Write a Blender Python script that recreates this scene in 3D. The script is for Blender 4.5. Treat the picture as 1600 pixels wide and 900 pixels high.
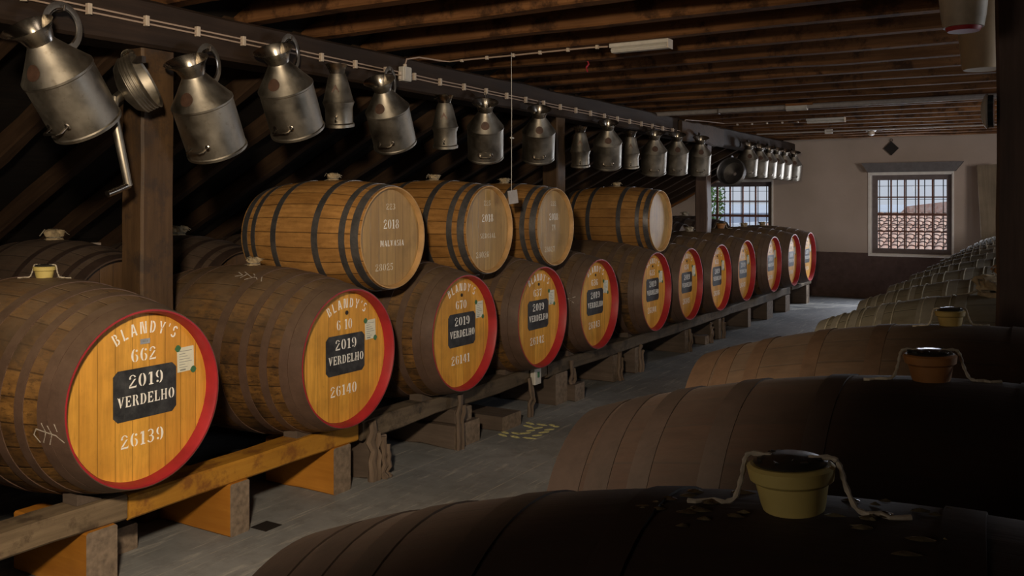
import bpy, bmesh, math, random
from mathutils import Vector, Matrix

for o in list(bpy.data.objects): bpy.data.objects.remove(o, do_unlink=True)
S = bpy.context.scene
COL = S.collection
PI = math.pi
random.seed(7)

# ------------------------------------------------------------------ camera
cam_d = bpy.data.cameras.new('camera'); cam = bpy.data.objects.new('camera', cam_d); COL.objects.link(cam)
cam.location = (0, 0, 1.65); cam.rotation_euler = (PI/2, 0, math.radians(31.2))
cam_d.lens = 31.68; cam_d.sensor_width = 36; cam_d.shift_y = -0.0844
cam_d.clip_start = .02; cam_d.clip_end = 2000
S.camera = cam
# ------------------------------------------------------------------ view
S.view_settings.view_transform = 'Standard'; S.view_settings.look = 'None'
S.view_settings.gamma = 1; S.view_settings.use_curve_mapping = False
S.view_settings.exposure = 0.0
S.cycles.use_denoising = True
# ------------------------------------------------------------------ sky
W = bpy.data.worlds.new('sky'); S.world = W; W.use_nodes = True
wt = W.node_tree; wt.nodes.clear()
wo = wt.nodes.new('ShaderNodeOutputWorld'); wb = wt.nodes.new('ShaderNodeBackground')
wc = wt.nodes.new('ShaderNodeTexCoord'); wn = wt.nodes.new('ShaderNodeTexNoise'); wr = wt.nodes.new('ShaderNodeValToRGB')
wn.inputs['Scale'].default_value = 2.5; wn.inputs['Detail'].default_value = 5
wr.color_ramp.elements[0].color = (.52, .56, .66, 1); wr.color_ramp.elements[1].color = (.64, .65, .70, 1)
wr.color_ramp.elements[0].position = .35; wr.color_ramp.elements[1].position = .65
wt.links.new(wc.outputs['Generated'], wn.inputs['Vector']); wt.links.new(wn.outputs['Fac'], wr.inputs['Fac'])
wt.links.new(wr.outputs['Color'], wb.inputs['Color']); wt.links.new(wb.outputs[0], wo.inputs[0])
wb.inputs['Strength'].default_value = 1.0
# ------------------------------------------------------------------ lights
def lamp(name, kind, loc, target, energy, color, **kw):
    d = bpy.data.lights.new(name, kind); d.energy = energy; d.color = color
    for k, v in kw.items(): setattr(d, k, v)
    o = bpy.data.objects.new(name, d); COL.objects.link(o); o.location = loc
    o.rotation_euler = (Vector(target)-Vector(loc)).to_track_quat('-Z', 'Y').to_euler()
    return o
lamp('sun', 'SUN', (5, 22, 9), (5-.60, 22-.80, 9-.55), 3.2, (1, .93, .82), angle=.01)
lamp('assumed_warm_spotlight', 'SPOT', (-.55, .10, 2.35), (-3.40, 4.2, .95), 600, (1, .80, .56), spot_size=math.radians(78), spot_blend=.75, shadow_soft_size=.12)  # spotlight out of view, assumed from the warm light on the left-row heads
lamp('assumed_window_light_near', 'AREA', (2.45, 5.6, 1.9), (-3.6, 7.2, 1.0), 44, (.93, .95, 1), shape='RECTANGLE', size=1.2, size_y=1.2)  # added light for an unseen right-wall window, assumed from the lit right-row tops
lamp('fill_light_middle', 'AREA', (2.45, 10.4, 1.9), (-3.0, 13.5, 1.2), 95, (1, .90, .82), shape='RECTANGLE', size=1.2, size_y=1.2)  # fill added for the far wall, at a presumed right-wall window
lamp('fill_light_behind', 'AREA', (-2.2, -2.6, 2.0), (-2.6, 6, 1.5), 17, (1, .80, .60), shape='RECTANGLE', size=1.4, size_y=1.2)  # added fill for the joists from behind the camera, no window known there
lamp('window_daylight_right', 'AREA', (-2.1, 16.05, 1.5), (-2.0, 4, .6), 60, (.85, .9, 1), shape='RECTANGLE', size=1.1, size_y=1.2)

# ------------------------------------------------------------------ helpers
def tag(o, label=None, cat=None, group=None, kind=None):
    if label: o['label'] = label
    if cat: o['category'] = cat
    if group: o['group'] = group
    if kind: o['kind'] = kind
    return o
class MB:
    def __init__(s): s.v = []; s.f = []; s.m = []
    def add(s, vs, fs, m=0):
        b = len(s.v); s.v += [tuple(p) for p in vs]; s.f += [tuple(b+i for i in f) for f in fs]; s.m += [m]*len(fs); return s
    def box(s, a, b, m=0, M=None, jit=0):
        x0, y0, z0 = a; x1, y1, z1 = b
        vs = [Vector(p) for p in ((x0,y0,z0),(x1,y0,z0),(x1,y1,z0),(x0,y1,z0),(x0,y0,z1),(x1,y0,z1),(x1,y1,z1),(x0,y1,z1))]
        if jit: vs = [p+Vector([random.uniform(-jit, jit) for _ in range(3)]) for p in vs]
        if M: vs = [M @ p for p in vs]
        return s.add(vs, [(0,3,2,1),(4,5,6,7),(0,1,5,4),(1,2,6,5),(2,3,7,6),(3,0,4,7)], m)
    def timber(s, a, b, bev=.008, wav=.004, seg=None, M=None, m=0, seed=0):
        """a sawn timber: bevelled edges, slightly wavy along its longest side"""
        r = random.Random(seed); d = [b[i]-a[i] for i in range(3)]; ax = d.index(max(d)); o1, o2 = [i for i in range(3) if i != ax]
        n = seg or max(2, int(d[ax]/.35)); rings = []
        for k in range(n+1):
            t = a[ax]+d[ax]*k/n; j = [r.uniform(-wav, wav) for _ in range(4)]
            lo1, hi1, lo2, hi2 = a[o1]+j[0], b[o1]+j[1], a[o2]+j[2], b[o2]+j[3]
            e = bev
            pts = [(lo1+e,lo2),(hi1-e,lo2),(hi1,lo2+e),(hi1,hi2-e),(hi1-e,hi2),(lo1+e,hi2),(lo1,hi2-e),(lo1,lo2+e)]
            ring = []
            for p, q in pts:
                v = [0,0,0]; v[ax] = t; v[o1] = p; v[o2] = q; v = Vector(v); ring.append(M @ v if M else v)
            rings.append(ring)
        vs = [p for rg in rings for p in rg]; fs = []
        for k in range(n):
            for i in range(8):
                q = (i+1) % 8; fs.append((k*8+i, k*8+q, (k+1)*8+q, (k+1)*8+i))
        fs.append(tuple(range(7, -1, -1))); fs.append(tuple(n*8+i for i in range(8)))
        return s.add(vs, fs, m)
    def lathe(s, prof, n=32, axis='z', m=0, M=None, closed=False, shift=None):
        """prof: (radius, height[, sideways]) rings"""
        vs = []
        for k, p in enumerate(prof):
            r, h = p[0], p[1]; off = p[2] if len(p) > 2 else 0; tilt = p[3] if len(p) > 3 else 0
            for i in range(n):
                a = 2*PI*i/n; c, sn = math.cos(a)*r, math.sin(a)*r
                v = Vector((c, sn+off, h+sn*tilt)) if axis == 'z' else Vector((h, c, sn))
                vs.append(M @ v if M else v)
        fs = []
        L = len(prof)
        for k in range(L-1 if not closed else L):
            k2 = (k+1) % L
            for i in range(n):
                q = (i+1) % n; fs.append((k*n+i, k*n+q, k2*n+q, k2*n+i))
        if not closed:
            if prof[0][0] > 1e-6: fs.append(tuple(range(n-1, -1, -1)))
            if prof[-1][0] > 1e-6: fs.append(tuple((L-1)*n+i for i in range(n)))
        return s.add(vs, fs, m)
    def shell(s, prof, n=32, axis='z', m=0, M=None):  # open surface of revolution, no caps
        return s.lathe(prof, n, axis, m, M, closed=False) if False else s._open(prof, n, axis, m, M)
    def _open(s, prof, n, axis, m, M):
        b = len(s.f); s.lathe(prof, n, axis, m, M)
        caps = (1 if prof[0][0] > 1e-6 else 0)+(1 if prof[-1][0] > 1e-6 else 0)
        if caps: del s.f[-caps:]; del s.m[-caps:]
        return s
    def tube(s, pts, r, n=8, m=0, flat=None, closed=False):
        pts = [Vector(p) for p in pts]; rings = []; L = len(pts); up = None
        for k, p in enumerate(pts):
            a = pts[k-1] if (k > 0 or closed) else p; b = pts[(k+1) % L] if (k < L-1 or closed) else p
            t = (b-a).normalized()
            if up is None: up = Vector((0,0,1)) if abs(t.z) < .9 else Vector((1,0,0))
            if flat is not None and flat is not True: up = Vector(flat)
            x = t.cross(up)
            if x.length < 1e-5: x = t.orthogonal()
            x.normalize(); y = x.cross(t).normalized()
            if flat is None: up = y
            rr = r[k] if isinstance(r, (list, tuple)) and len(r) == L and not isinstance(r, tuple) else r
            if isinstance(rr, tuple): ra, rb = rr
            else: ra = rb = rr
            rings.append([p+x*math.cos(2*PI*i/n+PI/n)*ra+y*math.sin(2*PI*i/n+PI/n)*rb for i in range(n)])
        vs = [q for g in rings for q in g]; fs = []
        for k in range(L if closed else L-1):
            k2 = (k+1) % L
            for i in range(n):
                q = (i+1) % n; fs.append((k*n+i, k*n+q, k2*n+q, k2*n+i))
        if not closed: fs.append(tuple(range(n-1,-1,-1))); fs.append(tuple((L-1)*n+i for i in range(n)))
        return s.add(vs, fs, m)
    def prism(s, poly, f, depth, m=0):
        """poly (a,b) mapped by f(a,b,c): front c=depth, back c=0"""
        n = len(poly)
        vs = [f(a, b, depth) for a, b in poly]+[f(a, b, 0) for a, b in poly]
        return s.add(vs, [tuple(range(n)), tuple(range(2*n-1, n-1, -1))]+[(i, i+n, (i+1) % n+n, (i+1) % n) for i in range(n)], m)
    def mesh(s, name, mat, sharp=38, smooth=True):
        me = bpy.data.meshes.new(name); me.from_pydata(s.v, [], s.f)
        for q in (mat if isinstance(mat, (list, tuple)) else [mat]): me.materials.append(q)
        me.polygons.foreach_set('material_index', s.m)
        bm = bmesh.new(); bm.from_mesh(me); bmesh.ops.recalc_face_normals(bm, faces=bm.faces); bm.to_mesh(me); bm.free()
        if smooth:
            me.polygons.foreach_set('use_smooth', [True]*len(me.polygons)); me.set_sharp_from_angle(angle=math.radians(sharp))
        me.update(); return me
    def build(s, name, mat, parent=None, loc=(0,0,0), rot=(0,0,0), sharp=38, smooth=True):
        return inst(name, s.mesh(name, mat, sharp, smooth), parent, loc, rot)
def inst(name, me, parent=None, loc=(0,0,0), rot=(0,0,0)):
    o = bpy.data.objects.new(name, me); COL.objects.link(o); o.parent = parent; o.location = loc; o.rotation_euler = rot; return o
def empty(name, loc=(0,0,0), rot=(0,0,0)):
    o = bpy.data.objects.new(name, None); COL.objects.link(o); o.location = loc; o.rotation_euler = rot; o.empty_display_size = .1; return o

# ------------------------------------------------------------------ materials
class NT:
    def __init__(s, name):
        s.mat = bpy.data.materials.new(name); s.mat.use_nodes = True; s.t = s.mat.node_tree
        s.b = s.t.nodes['Principled BSDF']; s.out = s.t.nodes['Material Output']
    def n(s, kind, **kw):
        x = s.t.nodes.new('ShaderNode'+kind)
        for k, v in kw.items():
            if hasattr(x, k): setattr(x, k, v)
            else: x.inputs[k.replace('_', ' ')].default_value = v
        return x
    def l(s, a, b): s.t.links.new(a, b)
    def math(s, op, a, b=None, c=None, clamp=False):
        x = s.t.nodes.new('ShaderNodeMath'); x.operation = op; x.use_clamp = clamp
        for i, q in enumerate((a, b, c)):
            if q is None: continue
            if isinstance(q, (int, float)): x.inputs[i].default_value = q
            else: s.l(q, x.inputs[i])
        return x.outputs[0]
    def mix(s, fac, a, b, blend='MIX'):
        x = s.t.nodes.new('ShaderNodeMix'); x.data_type = 'RGBA'; x.blend_type = blend
        for sock, q in ((x.inputs[0], fac), (x.inputs[6], a), (x.inputs[7], b)):
            if isinstance(q, (int, float)): sock.default_value = q
            elif isinstance(q, tuple): sock.default_value = (*q[:3], 1)
            else: s.l(q, sock)
        return x.outputs[2]
    def ramp(s, x, stops):
        r = s.t.nodes.new('ShaderNodeValToRGB'); e = r.color_ramp.elements
        while len(e) > 1: e.remove(e[-1])
        e[0].position = stops[0][0]; e[0].color = (*stops[0][1], 1) if isinstance(stops[0][1], tuple) else (stops[0][1],)*3+(1,)
        for p, c in stops[1:]:
            k = e.new(p); k.color = (*c, 1) if isinstance(c, tuple) else (c, c, c, 1)
        s.l(x, r.inputs[0]); return r.outputs[0]
    def coords(s, scale=(1,1,1), rnd=True, kind='Object'):
        tc = s.n('TexCoord'); mp = s.n('Mapping'); mp.inputs['Scale'].default_value = scale
        s.l(tc.outputs[kind], mp.inputs['Vector'])
        if rnd:
            oi = s.n('ObjectInfo'); cb = s.n('CombineXYZ'); v = s.math('MULTIPLY', oi.outputs['Random'], 37.0)
            for i in range(3): s.l(v, cb.inputs[i])
            s.l(cb.outputs[0], mp.inputs['Location'])
        return mp.outputs[0]
    def noise(s, vec, scale, detail=4, rough=.55):
        x = s.n('TexNoise'); x.inputs['Scale'].default_value = scale; x.inputs['Detail'].default_value = detail; x.inputs['Roughness'].default_value = rough
        s.l(vec, x.inputs['Vector']); return x.outputs['Fac']
    def bump(s, h, strength=.3, dist=.01):
        x = s.n('Bump'); x.inputs['Strength'].default_value = strength; x.inputs['Distance'].default_value = dist
        s.l(h, x.inputs['Height']); s.l(x.outputs[0], s.b.inputs['Normal'])
    def col(s, c): s.l(c, s.b.inputs['Base Color']) if not isinstance(c, tuple) else setattr(s.b.inputs['Base Color'], 'default_value', (*c, 1))
    def set(s, **kw):
        for k, v in kw.items():
            q = s.b.inputs[k.replace('_', ' ')]
            if isinstance(v, (int, float, tuple)): q.default_value = v
            else: s.l(v, q)
        return s.mat

def m_plain(name, c, rough=.6, metal=0, var=.25, scale=12, bump=.15):
    t = NT(name); v = t.coords(); n = t.noise(v, scale, 5)
    t.col(t.mix(t.ramp(n, [(.3, 0.), (.7, 1.)]), tuple(x*(1-var) for x in c), tuple(min(1, x*(1+var)) for x in c)))
    t.bump(n, bump, .004); return t.set(Roughness=rough, Metallic=metal)
def m_wood(name, c1, c2, axis='x', rough=.65, bump=.35, fine=1., stain=None, spec=.3):
    """sawn timber, grain along axis"""
    t = NT(name); sc = {'x': (.6, 9, 9), 'y': (9, .6, 9), 'z': (9, 9, .6)}[axis]
    v = t.coords(sc); g = t.noise(v, 3.2*fine, 8, .65); v2 = t.coords((1,1,1)); b = t.noise(v2, 2.2, 4)
    c = t.mix(t.ramp(g, [(.32, 0.), (.68, 1.)]), c1, c2)
    c = t.mix(t.ramp(b, [(.35, .55), (.7, 0.)]), c, tuple(x*.45 for x in c1))
    oi = t.n('ObjectInfo'); c = t.mix(t.math('MULTIPLY', oi.outputs['Random'], .3), c, tuple(x*.6 for x in c2))
    if stain: c = t.mix(t.ramp(t.noise(v2, 5.5, 6, .7), [(.5, 0.), (.62, 1.)]), c, stain)
    t.col(c); t.bump(g, bump, .006); return t.set(Roughness=rough, **{'Specular_IOR_Level': spec})
def m_staves(name, c1, c2, n=26, dust=None, dustamt=.5, rough=.6, grime=(.02,.013,.009), grimeamt=.5, spec=.3, seamk=1., sheen=0):
    """curved staves running along the local X axis"""
    t = NT(name); tc = t.n('TexCoord'); sp = t.n('SeparateXYZ'); t.l(tc.outputs['Object'], sp.inputs[0])
    ang = t.math('ARCTAN2', sp.outputs[2], sp.outputs[1]); a = t.math('MULTIPLY', ang, n/(2*PI)); fl = t.math('FLOOR', a); fr = t.math('FRACT', a)
    oi = t.n('ObjectInfo'); wnz = t.n('TexWhiteNoise'); wnz.noise_dimensions = '2D'; cb = t.n('CombineXYZ'); t.l(fl, cb.inputs[0]); t.l(oi.outputs['Random'], cb.inputs[1]); t.l(cb.outputs[0], wnz.inputs['Vector'])
    v = t.coords((1.2, 14, 14)); g = t.noise(v, 3, 7, .65); v2 = t.coords((1,1,1)); b = t.noise(v2, 4, 5, .6)
    c = t.mix(t.ramp(wnz.outputs['Value'], [(0., 0.), (1., 1.)]), c1, c2)
    c = t.mix(t.ramp(g, [(.35, .5), (.6, 0.)]), c, tuple(x*.5 for x in c1))
    edge = t.math('MINIMUM', fr, t.math('SUBTRACT', 1.0, fr)); seam = t.ramp(edge, [(.0, 1.), (.05, 0.)])
    c = t.mix(t.ramp(b, [(.42, 0.), (.66, grimeamt)]), c, grime)
    st = t.noise(t.coords((2.2, 6, 6)), 7, 9, .75); c = t.mix(t.ramp(st, [(.50, 0.), (.62, grimeamt*.75)]), c, grime)
    c = t.mix(t.math('MULTIPLY', seam, .8), c, (.012, .008, .006))
    if dust:
        geo = t.n('NewGeometry'); sn = t.n('SeparateXYZ'); t.l(geo.outputs['Normal'], sn.inputs[0])
        up = t.math('MULTIPLY', t.ramp(sn.outputs[2], [(.1, 0.), (.9, 1.)]), t.ramp(t.noise(v2, 7, 6, .65), [(.3, dustamt*.35), (.65, dustamt)]))
        c = t.mix(up, c, dust)
    t.col(c); h = t.math('SUBTRACT', t.math('MULTIPLY', g, .5), t.math('MULTIPLY', seam, seamk)); t.bump(h, .5, .006)
    if sheen: t.set(Sheen_Weight=sheen, Sheen_Roughness=.5, Sheen_Tint=(.9, .75, .68, 1))
    return t.set(Roughness=rough, **{'Specular_IOR_Level': spec})
def m_head(name, c1, c2, w=.085, rough=.45, grime=.25):
    """flat head boards, vertical joints, local Y across"""
    t = NT(name); tc = t.n('TexCoord'); sp = t.n('SeparateXYZ'); t.l(tc.outputs['Object'], sp.inputs[0])
    v2 = t.coords((1,1,1)); a = t.math('ADD', t.math('DIVIDE', sp.outputs[1], w), 100.37); fl = t.math('FLOOR', a); fr = t.math('FRACT', a)
    oi = t.n('ObjectInfo'); wnz = t.n('TexWhiteNoise'); wnz.noise_dimensions = '2D'; cb = t.n('CombineXYZ'); t.l(fl, cb.inputs[0]); t.l(oi.outputs['Random'], cb.inputs[1]); t.l(cb.outputs[0], wnz.inputs['Vector'])
    v = t.coords((1, 16, 1.2)); g = t.noise(v, 3, 7, .6); b = t.noise(v2, 6, 5, .6)
    c = t.mix(wnz.outputs['Value'], c1, c2); c = t.mix(t.ramp(g, [(.38, .4), (.6, 0.)]), c, tuple(x*.55 for x in c1))
    c = t.mix(t.ramp(b, [(.5, 0.), (.75, grime)]), c, tuple(x*.25 for x in c1))
    sp2 = t.noise(t.coords((1, 9, 2)), 12, 8, .75); c = t.mix(t.ramp(sp2, [(.60, 0.), (.70, .55)]), c, tuple(x*.35 for x in c1))
    sp3 = t.noise(v2, 3, 4, .5); c = t.mix(t.ramp(sp3, [(.5, 0.), (.7, .35)]), c, tuple(x*.6 for x in c1))
    edge = t.math('MINIMUM', fr, t.math('SUBTRACT', 1.0, fr)); seam = t.ramp(edge, [(0., 1.), (.035, 0.)])
    c = t.mix(t.math('MULTIPLY', seam, .65), c, tuple(x*.15 for x in c1)); t.col(c)
    t.bump(t.math('SUBTRACT', t.math('MULTIPLY', g, .3), seam), .25, .004); return t.set(Roughness=rough)

M = {}
M['stave_left'] = m_staves('dusty_dark_staves', (.13, .062, .020), (.27, .135, .036), 26, dust=(.17, .115, .070), dustamt=1.0, grimeamt=.95)
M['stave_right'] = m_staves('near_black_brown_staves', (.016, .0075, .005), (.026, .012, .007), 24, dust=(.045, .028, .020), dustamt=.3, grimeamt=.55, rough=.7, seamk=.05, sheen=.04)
M['stave_brown_lit'] = m_staves('lit_brown_staves', (.06, .032, .016), (.10, .052, .026), 24, dust=(.12, .085, .06), dustamt=.5, grimeamt=.45, rough=.7, seamk=.3, sheen=.03)  # brown wood, with the light caught at the barrel's end put into the colour
M['stave_grey'] = m_staves('grey_weathered_staves', (.12, .098, .062), (.19, .155, .095), 24, dust=(.21, .19, .145), dustamt=.8, grimeamt=.35, rough=.75)
M['stave_back'] = m_staves('dark_back_staves', (.06, .035, .022), (.10, .06, .035), 24, dust=(.15, .11, .085), dustamt=.6, grimeamt=.5, rough=.8)
M['stave_oak'] = m_staves('honey_oak_staves', (.36, .17, .045), (.52, .27, .085), 24, grime=(.16, .075, .022), grimeamt=.45, rough=.5)
M['head_amber'] = m_head('amber_varnished_head', (.66, .31, .042), (.86, .45, .070), .082)
M['head_oak'] = m_head('pale_oak_head', (.38, .225, .075), (.48, .30, .105), .075, grime=.35)
M['head_dark'] = m_head('dark_head', (.10, .055, .028), (.15, .085, .04), .09)
def m_hoop(name, c, c2, rough, metal, dust=None):
    t = NT(name); v = t.coords((1,1,1)); n = t.noise(v, 9, 8, .75); n2 = t.noise(v, 40, 3)
    cc = t.mix(t.ramp(n, [(.35, 0.), (.65, 1.)]), c, c2)
    if dust:
        geo = t.n('NewGeometry'); sn = t.n('SeparateXYZ'); t.l(geo.outputs['Normal'], sn.inputs[0])
        cc = t.mix(t.math('MULTIPLY', t.ramp(sn.outputs[2], [(.1, 0.), (.9, .8)]), t.ramp(n, [(.3, .4), (.6, 1.)])), cc, dust)
    t.col(cc); t.bump(n2, .3, .003); return t.set(Roughness=rough, Metallic=metal)
M['hoop_brown'] = m_hoop('brown_painted_hoop', (.075, .044, .031), (.115, .068, .048), .55, 0, (.145, .10, .066))
M['hoop_dark'] = m_hoop('near_black_hoop', (.016, .009, .006), (.026, .015, .011), .65, 0)
M['hoop_black'] = m_hoop('blackened_hoop', (.022, .012, .009), (.045, .025, .017), .7, 0)
M['hoop_steel'] = m_hoop('galvanised_hoop', (.15, .15, .16), (.30, .29, .29), .38, .8)
M['hoop_wood'] = m_hoop('brown_wooden_hoop', (.055, .030, .016), (.085, .047, .026), .7, 0)
M['hoop_grey'] = m_hoop('grey_weathered_hoop', (.12, .105, .08), (.2, .18, .14), .7, 0, (.24, .22, .18))
M['red'] = m_plain('red_rim_paint', (.34, .016, .024), .5, 0, .2, 9)
M['oak_end'] = m_plain('oak_chime', (.48, .28, .11), .6, 0, .25, 9)
M['dark_end'] = m_plain('dark_chime', (.06, .035, .02), .7, 0, .3, 9)
M['white_paint'] = m_plain('white_stencil_paint', (.95, .92, .86), .6, 0, .12, 60)
M['faint_paint'] = m_plain('faded_white_paint', (.72, .66, .54), .6, 0, .25, 60)
def m_plaque():
    t = NT('black_plaque_paint'); v = t.coords((1,1,1)); n = t.noise(v, 14, 8, .7); n2 = t.noise(t.coords((1, 30, 3)), 4, 5, .7)
    c = t.mix(t.ramp(n, [(.42, 0.), (.7, .55)]), (.018, .019, .022), (.10, .105, .11)); c = t.mix(t.ramp(n2, [(.62, 0.), (.8, .5)]), c, (.2, .19, .17))
    t.col(c); return t.set(Roughness=.5)
M['black'] = m_plaque()
M['wet_wax'] = m_plain('wet_wax', (.12, .10, .06), .15, 0, .6, 40)
M['paper'] = m_plain('paper', (.68, .68, .56), .8, 0, .06, 30)
M['ink'] = m_plain('grey_print', (.26, .27, .25), .8, 0, .1, 30)
M['green'] = m_plain('green_sticker', (.05, .16, .07), .6, 0, .2, 30)
M['tinplate'] = m_plain('small_metal_plate', (.5, .52, .55), .4, .6, .2, 30)
M['chalk'] = m_plain('chalk', (.42, .37, .32), .9, 0, .2, 60)
def m_tin(name, c1, c2, rlo=.36, rhi=.58):
    t = NT(name); v = t.coords((1,1,1)); n = t.noise(v, 6, 6, .65); n2 = t.noise(v, 30, 4, .6); n3 = t.noise(v, 2.2, 3)
    c = t.mix(t.ramp(n, [(.35, 0.), (.7, 1.)]), c1, c2); c = t.mix(t.ramp(n2, [(.60, 0.), (.75, .5)]), c, (.16, .12, .08))
    t.col(c); t.l(t.ramp(n, [(.3, rlo), (.7, rhi)]), t.b.inputs['Roughness']); t.bump(t.math('ADD', n3, t.math('MULTIPLY', n2, .06)), .35, .02); return t.set(Metallic=1.0)
M['tin'] = m_tin('old_tin', (.26, .235, .195), (.40, .365, .31))
M['tin_dark'] = m_tin('dark_tarnished_tin', (.16, .155, .16), (.28, .27, .26))
M['tin_edge'] = m_tin('bright_tin_edge', (.34, .31, .27), (.50, .46, .41), .2, .35)
M['copper'] = m_plain('copper_patch', (.085, .045, .030), .5, .3, .35, 20)
M['joist'] = m_wood('dark_red_joist', (.10, .044, .018), (.24, .112, .045), 'x', .8, .4, stain=(.05, .024, .012), spec=.12)
M['ceiling'] = m_wood('ceiling_boards', (.05, .026, .016), (.095, .052, .032), 'y', .7)
M['beam'] = m_wood('dark_beam', (.022, .013, .009), (.045, .027, .018), 'y', .65)
M['rafter'] = m_wood('rafter', (.040, .022, .012), (.085, .048, .026), 'x', .65)
M['roof'] = m_wood('roof_boards', (.008, .006, .005), (.02, .014, .010), 'y', .8)
M['orange_rafter'] = m_wood('reddish_rafter', (.20, .075, .02), (.34, .14, .04), 'x', .55)
M['post'] = m_wood('dark_post', (.065, .036, .018), (.125, .070, .032), 'z', .6, .45, stain=(.045, .028, .018))
M['post_black'] = m_wood('blackened_post', (.09, .058, .046), (.17, .11, .085), 'z', .55, .3)
M['rail_grey'] = m_wood('greyed_rail', (.14, .10, .062), (.26, .19, .12), 'y', .7, .5, stain=(.08, .055, .035))
M['rail_old'] = m_wood('old_brown_rail', (.10, .075, .052), (.18, .135, .09), 'y', .75, .5, stain=(.05, .038, .028))
M['rail_amber'] = m_wood('amber_rail', (.44, .19, .022), (.62, .31, .045), 'y', .45, .3, stain=(.22, .09, .02))
M['block_amber'] = m_wood('amber_block', (.42, .16, .020), (.56, .24, .035), 'x', .45, .3)
M['block_old'] = m_wood('old_block', (.095, .070, .055), (.16, .12, .095), 'x', .8, .5)
M['end_grain'] = m_plain('end_grain', (.20, .15, .11), .8, 0, .35, 30)
M['bark'] = m_wood('split_old_wood', (.12, .085, .06), (.24, .175, .13), 'z', .8, .8)
M['plastic_white'] = m_plain('aged_white_plastic', (.50, .42, .34), .5, 0, .1, 20)
M['cable'] = m_plain('pinkish_cable', (.40, .30, .24), .5, 0, .1, 20)
M['pale_metal'] = m_plain('pale_painted_metal', (.52, .50, .46), .45, 0, .1, 20)
M['pipe'] = m_plain('grey_pipe', (.30, .27, .25), .5, 0, .15, 20)
M['iron'] = m_plain('dark_iron', (.05, .04, .035), .5, .6, .3, 30)
M['window_paint'] = m_plain('dark_window_paint', (.16, .13, .13), .55, 0, .15, 14)
M['window_red'] = m_plain('reddish_muntin_paint', (.17, .07, .05), .55, 0, .25, 14)
M['shelf'] = m_plain('grey_lintel_paint', (.16, .155, .165), .6, 0, .15, 14)
M['reveal'] = m_plain('white_reveal', (.90, .87, .83), .7, 0, .08, 10)
M['board'] = m_wood('beige_board', (.24, .19, .13), (.34, .27, .19), 'z', .75, .2)
M['rope'] = m_plain('rope', (.42, .37, .29), .9, 0, .25, 60)
M['cane'] = m_plain('pale_cane', (.34, .31, .24), .6, 0, .3, 30)
M['cloth'] = m_plain('sacking_cloth', (.36, .28, .17), .95, 0, .35, 30, .5)
M['cloth_orange'] = m_plain('orange_cloth', (.50, .24, .08), .95, 0, .3, 20, .5)
M['pot_yellow'] = m_plain('yellow_wax_bung', (.52, .42, .14), .45, 0, .12, 12)
M['pot_amber'] = m_plain('amber_bung', (.34, .15, .045), .5, 0, .2, 12)
M['pot_mustard'] = m_plain('mustard_bung', (.38, .27, .085), .5, 0, .2, 12)
M['soot'] = m_plain('dark_lid', (.03, .028, .024), .35, 0, .4, 40)
M['enamel'] = m_plain('stained_white_enamel', (.42, .36, .27), .55, 0, .35, 9, .5)
M['beige_tin'] = m_plain('beige_painted_tin', (.38, .28, .17), .55, 0, .15, 9)
M['dark_glass'] = m_plain('black_glass', (.02, .025, .03), .12, 0, .1, 9)
M['black_iron'] = m_plain('black_plate', (.02, .017, .016), .6, .2, .2, 9)
M['yellow_paint'] = m_plain('yellow_floor_paint', (.72, .68, .30), .8, 0, .3, 60)
M['stone'] = m_plain('outside_render', (.55, .5, .45), .9, 0, .15, 3)
def m_wall():
    t = NT('plaster_with_dado'); v = t.coords((1,1,1), False); tc = t.n('TexCoord'); sp = t.n('SeparateXYZ'); t.l(tc.outputs['Object'], sp.inputs[0])
    n = t.noise(v, 1.1, 5, .5); n2 = t.noise(v, 9, 5, .6)
    a = t.mix(t.ramp(n, [(.3, 0.), (.7, 1.)]), (.44, .36, .30), (.56, .46, .40)); d = t.mix(t.ramp(n2, [(.3, 0.), (.7, 1.)]), (.085, .052, .045), (.13, .082, .072))
    z = t.math('ADD', sp.outputs[2], t.math('MULTIPLY', t.noise(v, 5, 3), .012)); f = t.ramp(z, [(.5, 1.), (.501, 0.)])
    f = t.math('LESS_THAN', z, .78); c = t.mix(f, a, d)
    spk = t.math('MULTIPLY', t.ramp(t.noise(v, 6, 6, .75), [(.72, 0.), (.74, 1.)]), f); c = t.mix(spk, c, (.4, .34, .28))
    t.col(c); t.bump(t.math('ADD', t.math('MULTIPLY', n, 1.5), n2), .4, .01); return t.set(Roughness=.85)
M['wall'] = m_wall()
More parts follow.
